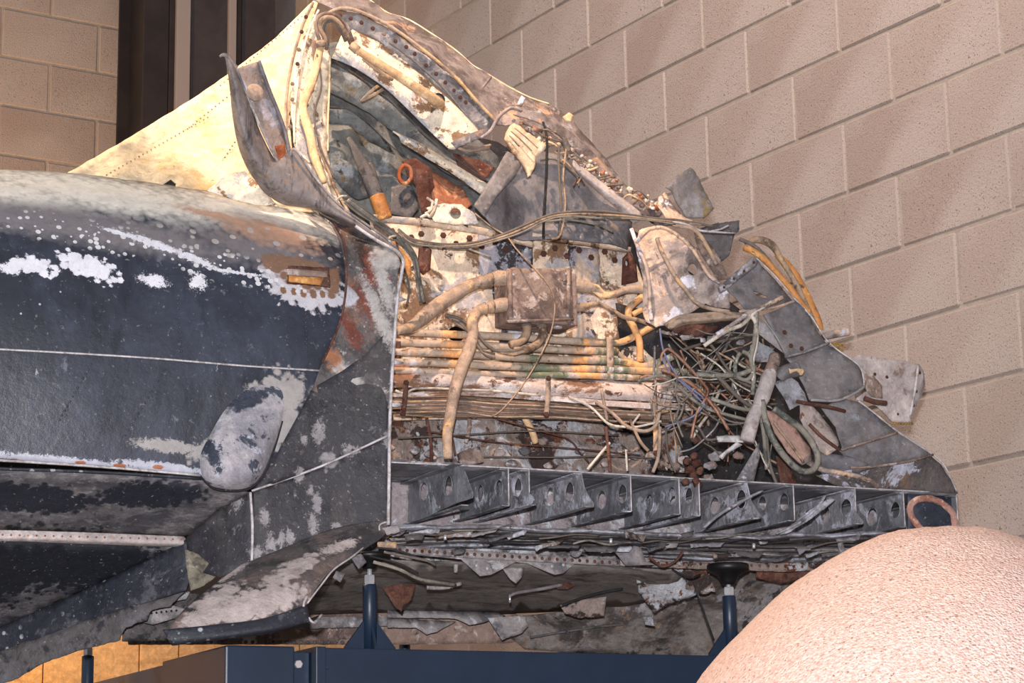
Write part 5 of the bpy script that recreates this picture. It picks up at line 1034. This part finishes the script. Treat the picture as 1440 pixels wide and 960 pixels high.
# torn lip and rust under the crumpled skin
patch('torn_lip', [[(934, 456, .08), (948, 446, .06), (966, 441, .05), (1006, 439, .05), (1046, 441, .04)], [(940, 462, .06), (954, 452, .04), (972, 449, .03), (1010, 447, .03), (1050, 446, .03)], [(948, 462, .07), (962, 456, .05), (980, 454, .05), (1014, 452, .05), (1050, 450, .04)]], m_piped, 6, .003, wr=.003, edge=.001)
sheet('rusty_filler', [(938, 458, .07), (960, 453, .06), (990, 456, .06), (1012, 458, .06), (1004, 468, .07), (980, 472, .07), (950, 468, .07)], m_rust, step=6, jag=1, crease=.03)
for i in range(14):
    x = 936+i*8+rnd.uniform(-4, 4); y = 470+rnd.uniform(-6, 8)-abs(i-6)*1.2; s = rnd.uniform(5, 10)
    sheet('shredded_bit', [(x+s*math.cos(a)*rnd.uniform(.5, 1.3), y+s*.6*math.sin(a)*rnd.uniform(.5, 1.2)) for a in (0, 1, 2, 3.1, 4.2, 5.3)], (m_alu, m_crum, m_foil, m_edge)[i % 4], rnd.uniform(.05, .12), step=4, jag=1, crease=.05)
# silver pieces, cylinders, strips
sheet('bright_dome', [(1064, 482, .04), (1078, 476, .03), (1092, 484, .03), (1103, 498, .03), (1092, 506, .04), (1072, 506, .05), (1062, 498, .05)], m_foil, step=5, wr=.01, crease=.03, label='bright silver crumpled cap')
sheet('bright_dome', [(1066, 448, .05), (1080, 452, .05), (1094, 476, .04), (1102, 496, .04), (1088, 484, .05), (1070, 470, .06), (1062, 456, .06)], m_alu, step=5, crease=.02)
sheet('bright_foil', [(1094, 536, .0), (1112, 528, -.01), (1126, 536, -.01), (1136, 552, -.01), (1138, 566, .0), (1122, 570, .0), (1112, 576, .0), (1104, 560, .0)], m_foil, step=5, wr=.012, crease=.05, label='crinkled bright foil')
tube('cylinder', [(1096, 530, -.01), (1104, 523, -.02), (1120, 519, -.02)], [9, 10, 11], m_alud, ns=14)
tube('coil', [(1108, 522, -.03), (1120, 520, -.03), (1128, 524, -.03)], 5, m_pipec)
tube('cylinder', [(1090, 502, -.0), (1088, 510, -.01), (1083, 522, -.02)], [9, 9, 8], m_brown, ns=12)
tube('cylinder', [(1084, 522, -.02), (1080, 534, -.025), (1072, 558, -.03), (1066, 572, -.03)], [8, 11, 11, 8], m_paper, ns=14, label='pale tapered cylinder')
tube('cylinder', [(1066, 570, -.03), (1058, 592, -.03), (1050, 620, -.03)], [7.5, 10, 10.5], m_paper, ns=14, label='pale lower cylinder end')
sheet('flat_strap', [(1008, 613, -.0), (1040, 612, -.01), (1046, 622, -.02), (1010, 621, .0)], m_edge, step=6, crease=.01)
sheet('flat_strap', [(1036, 621, -.02), (1044, 625, -.02), (1022, 638, -.01), (1016, 646, .0), (1011, 641, .0)], m_edge, step=6, crease=.01)
sheet('grey_blade', [(1068, 622, .0), (1070, 640, .0), (1062, 676, .02), (1038, 674, .02), (1052, 650, .01)], m_alu, step=6, crease=.01)
sheet('shell_half', [(1130, 566, .0), (1146, 568, -.01), (1160, 580, -.01), (1174, 600, -.01), (1178, 620, -.01), (1176, 632, -.01), (1164, 640, .0), (1148, 630, .0), (1138, 608, .0), (1130, 586, .0)], m_crum, step=6, th=.004, wr=.012, crease=.03, label='cream crumpled shell')
sheet('crumpled_skin', [(1148, 632, .0), (1190, 640, -.01), (1226, 658, -.01), (1196, 668, .0), (1160, 668, .0), (1146, 652, .0)], m_alud, step=6, crease=.05, wr=.01)
tube('rod', [(1120, 564, -.02), (1142, 568, -.03), (1166, 572, -.03), (1188, 578, -.02)], 2.6, m_rust)
tube('rod', [(1138, 596, -.02), (1156, 614, -.03), (1180, 632, -.03)], 2.4, m_rust)
tube('hose_loop', [(1072, 562, -.04), (1076, 590, -.04), (1086, 616, -.04), (1102, 640, -.04), (1120, 658, -.04), (1136, 663, -.04), (1147, 656, -.04), (1150, 642, -.04), (1142, 622, -.04), (1126, 602, -.04), (1104, 586, -.04), (1088, 574, -.04)], 4.6, m_cabg, ns=10, label='grey green hose hanging in a long loop')
sheet('pink_core', [(1078, 576, -.02), (1092, 580, -.02), (1120, 602, -.02), (1138, 630, -.02), (1140, 648, -.02), (1128, 654, -.02), (1108, 636, -.02), (1090, 608, -.02)], mat('pink_core', (168, 136, 124), [('n', (190, 120, 84), 8, .52, .62), ('n', (120, 108, 104), 14, .58, .68)], .7, bump=.3), step=6, th=.006, wr=.005, crease=.01)
tube('rod', [(1088, 594, -.035), (1110, 622, -.035), (1130, 650, -.035)], 2, m_cabb)
tube('hose', [(1134, 648, .0), (1156, 660, -.01), (1176, 664, -.01), (1216, 672, -.01), (1234, 684, .0)], 4, m_crum, ns=8)

# ------------------------------------------------------------------ tangle of wires
cent = [(940, 470), (975, 500), (1010, 520), (1045, 500), (1050, 560), (1000, 560), (960, 540), (1070, 600), (1060, 470), (930, 560)]
cm = [m_cabg, m_cab, m_cabb, m_cabw, m_cabg, m_red, m_alu, m_piped]
for i in range(90):
    x, y = cent[i % len(cent)]; x += rnd.uniform(-24, 24); y += rnd.uniform(-22, 22); d = rnd.uniform(.04, .30); a = rnd.gauss(.9, .9); pts = [(x, y, d)]
    for k in range(rnd.randint(3, 6)):
        L = rnd.uniform(14, 34); a += rnd.uniform(-.5, .5); x += L*math.cos(a); y += L*math.sin(a)*.85; d = min(.34, max(.02, d+rnd.uniform(-.03, .03)))
        if not (915 < x < 1100 and 440 < y < 672): break
        pts.append((x, y, d))
    if len(pts) > 2: tube('wire', pts, rnd.choice([.8, 1., 1.2, 1.5, 2.2]), cm[i % 8], ns=6, k=4)
for pts, r, m in (([(1050, 440), (1062, 452), (1064, 480), (1058, 510), (1060, 540)], 3, m_cabw), ([(1064, 438), (1063, 460), (1060, 486), (1056, 506), (1060, 530), (1058, 555)], 3.4, m_cabg), ([(990, 486), (1020, 466), (1044, 456), (1060, 440), (1086, 424)], 3, m_cabw), ([(1100, 418), (1076, 430), (1050, 442), (1030, 456), (1008, 470)], 3, m_crum),
                  ([(980, 526), (1010, 528), (1040, 526), (1056, 520)], 3.6, m_cabg), ([(1040, 496), (1034, 512), (1036, 528), (1050, 534), (1060, 520), (1054, 500), (1044, 494)], 3, m_cabg), ([(928, 462), (932, 490), (944, 516), (964, 540), (990, 562), (975, 585), (935, 600)], 1.4, m_blue), ([(930, 500), (940, 520), (970, 548), (992, 570)], 1.2, m_blue),
                  ([(930, 508), (932, 496), (946, 494), (990, 540), (994, 556), (980, 580), (972, 616)], 2, m_red), ([(930, 520), (946, 526), (978, 544), (1004, 572), (1024, 604)], 2.4, m_red), ([(900, 532), (912, 528), (940, 534), (960, 545)], 1.6, m_red), ([(898, 536), (930, 528), (950, 540), (990, 572), (1050, 590)], 2.4, m_cabg),
                  ([(940, 590), (980, 600), (995, 618), (1024, 612)], 1.8, m_cab), ([(838, 565), (860, 580), (880, 598), (905, 606), (922, 598), (928, 576)], 2.6, m_piped), ([(800, 558), (830, 572), (856, 596), (880, 600)], 2, m_cabw), ([(900, 582), (890, 600), (930, 592)], 1.6, m_cabw), ([(826, 660), (846, 636), (858, 622)], 2, m_cabw),
                  ([(852, 600), (856, 640), (858, 664)], 2.4, m_rust), ([(886, 590), (900, 620), (912, 634)], 2.4, m_cabb), ([(928, 600), (926, 640), (918, 664)], 2.6, m_piped), ([(936, 604), (940, 640), (950, 664)], 1.4, m_cab), ([(846, 548), (850, 570), (854, 592)], 2.4, m_piped), ([(880, 632), (882, 662)], 1.6, m_cabw),
                  ([(1072, 540), (1068, 570), (1074, 610), (1078, 660)], 3, m_cabg), ([(1066, 560), (1076, 600), (1082, 650), (1092, 680)], 2.4, m_cab), ([(1052, 560), (1062, 575), (1080, 580)], 2, m_cabg), ([(1010, 530), (1040, 560), (1062, 575)], 3, m_cab), ([(1000, 560), (1040, 574), (1064, 576)], 3, m_cabg), ([(1160, 540), (1150, 528), (1146, 520)], 1.2, m_cab)):
    tube('cable', [(p[0], p[1], .03+.18*max(0, min(1, (1000-p[0])/160))) for p in pts], r, m, ns=8)
sheet('rust_sheet', [(1092, 640, .12), (1112, 650, .12), (1122, 680, .12), (1100, 680, .12)], m_rust, step=6, crease=.02)
sheet('grey_plate', [(918, 604, .34), (950, 600, .34), (962, 636, .34), (966, 664, .34), (926, 660, .34)], m_low, step=7, crease=.02)
for x, y, s, m in ((965, 646, 9, m_paper), (1010, 640, 10, m_alu), (1000, 654, 9, m_alu), (1040, 640, 8, m_brown), (950, 655, 8, m_brown), (985, 616, 7, m_rust), (1120, 600, 7, m_crum), (1142, 588, 6, m_rust), (940, 520, 7, m_brown), (1046, 480, 6, m_alu)):
    sheet('debris_bit', oval(x, y, s, s*.7, 7), m, .16, th=.006, step=4, jag=2, crease=.05)
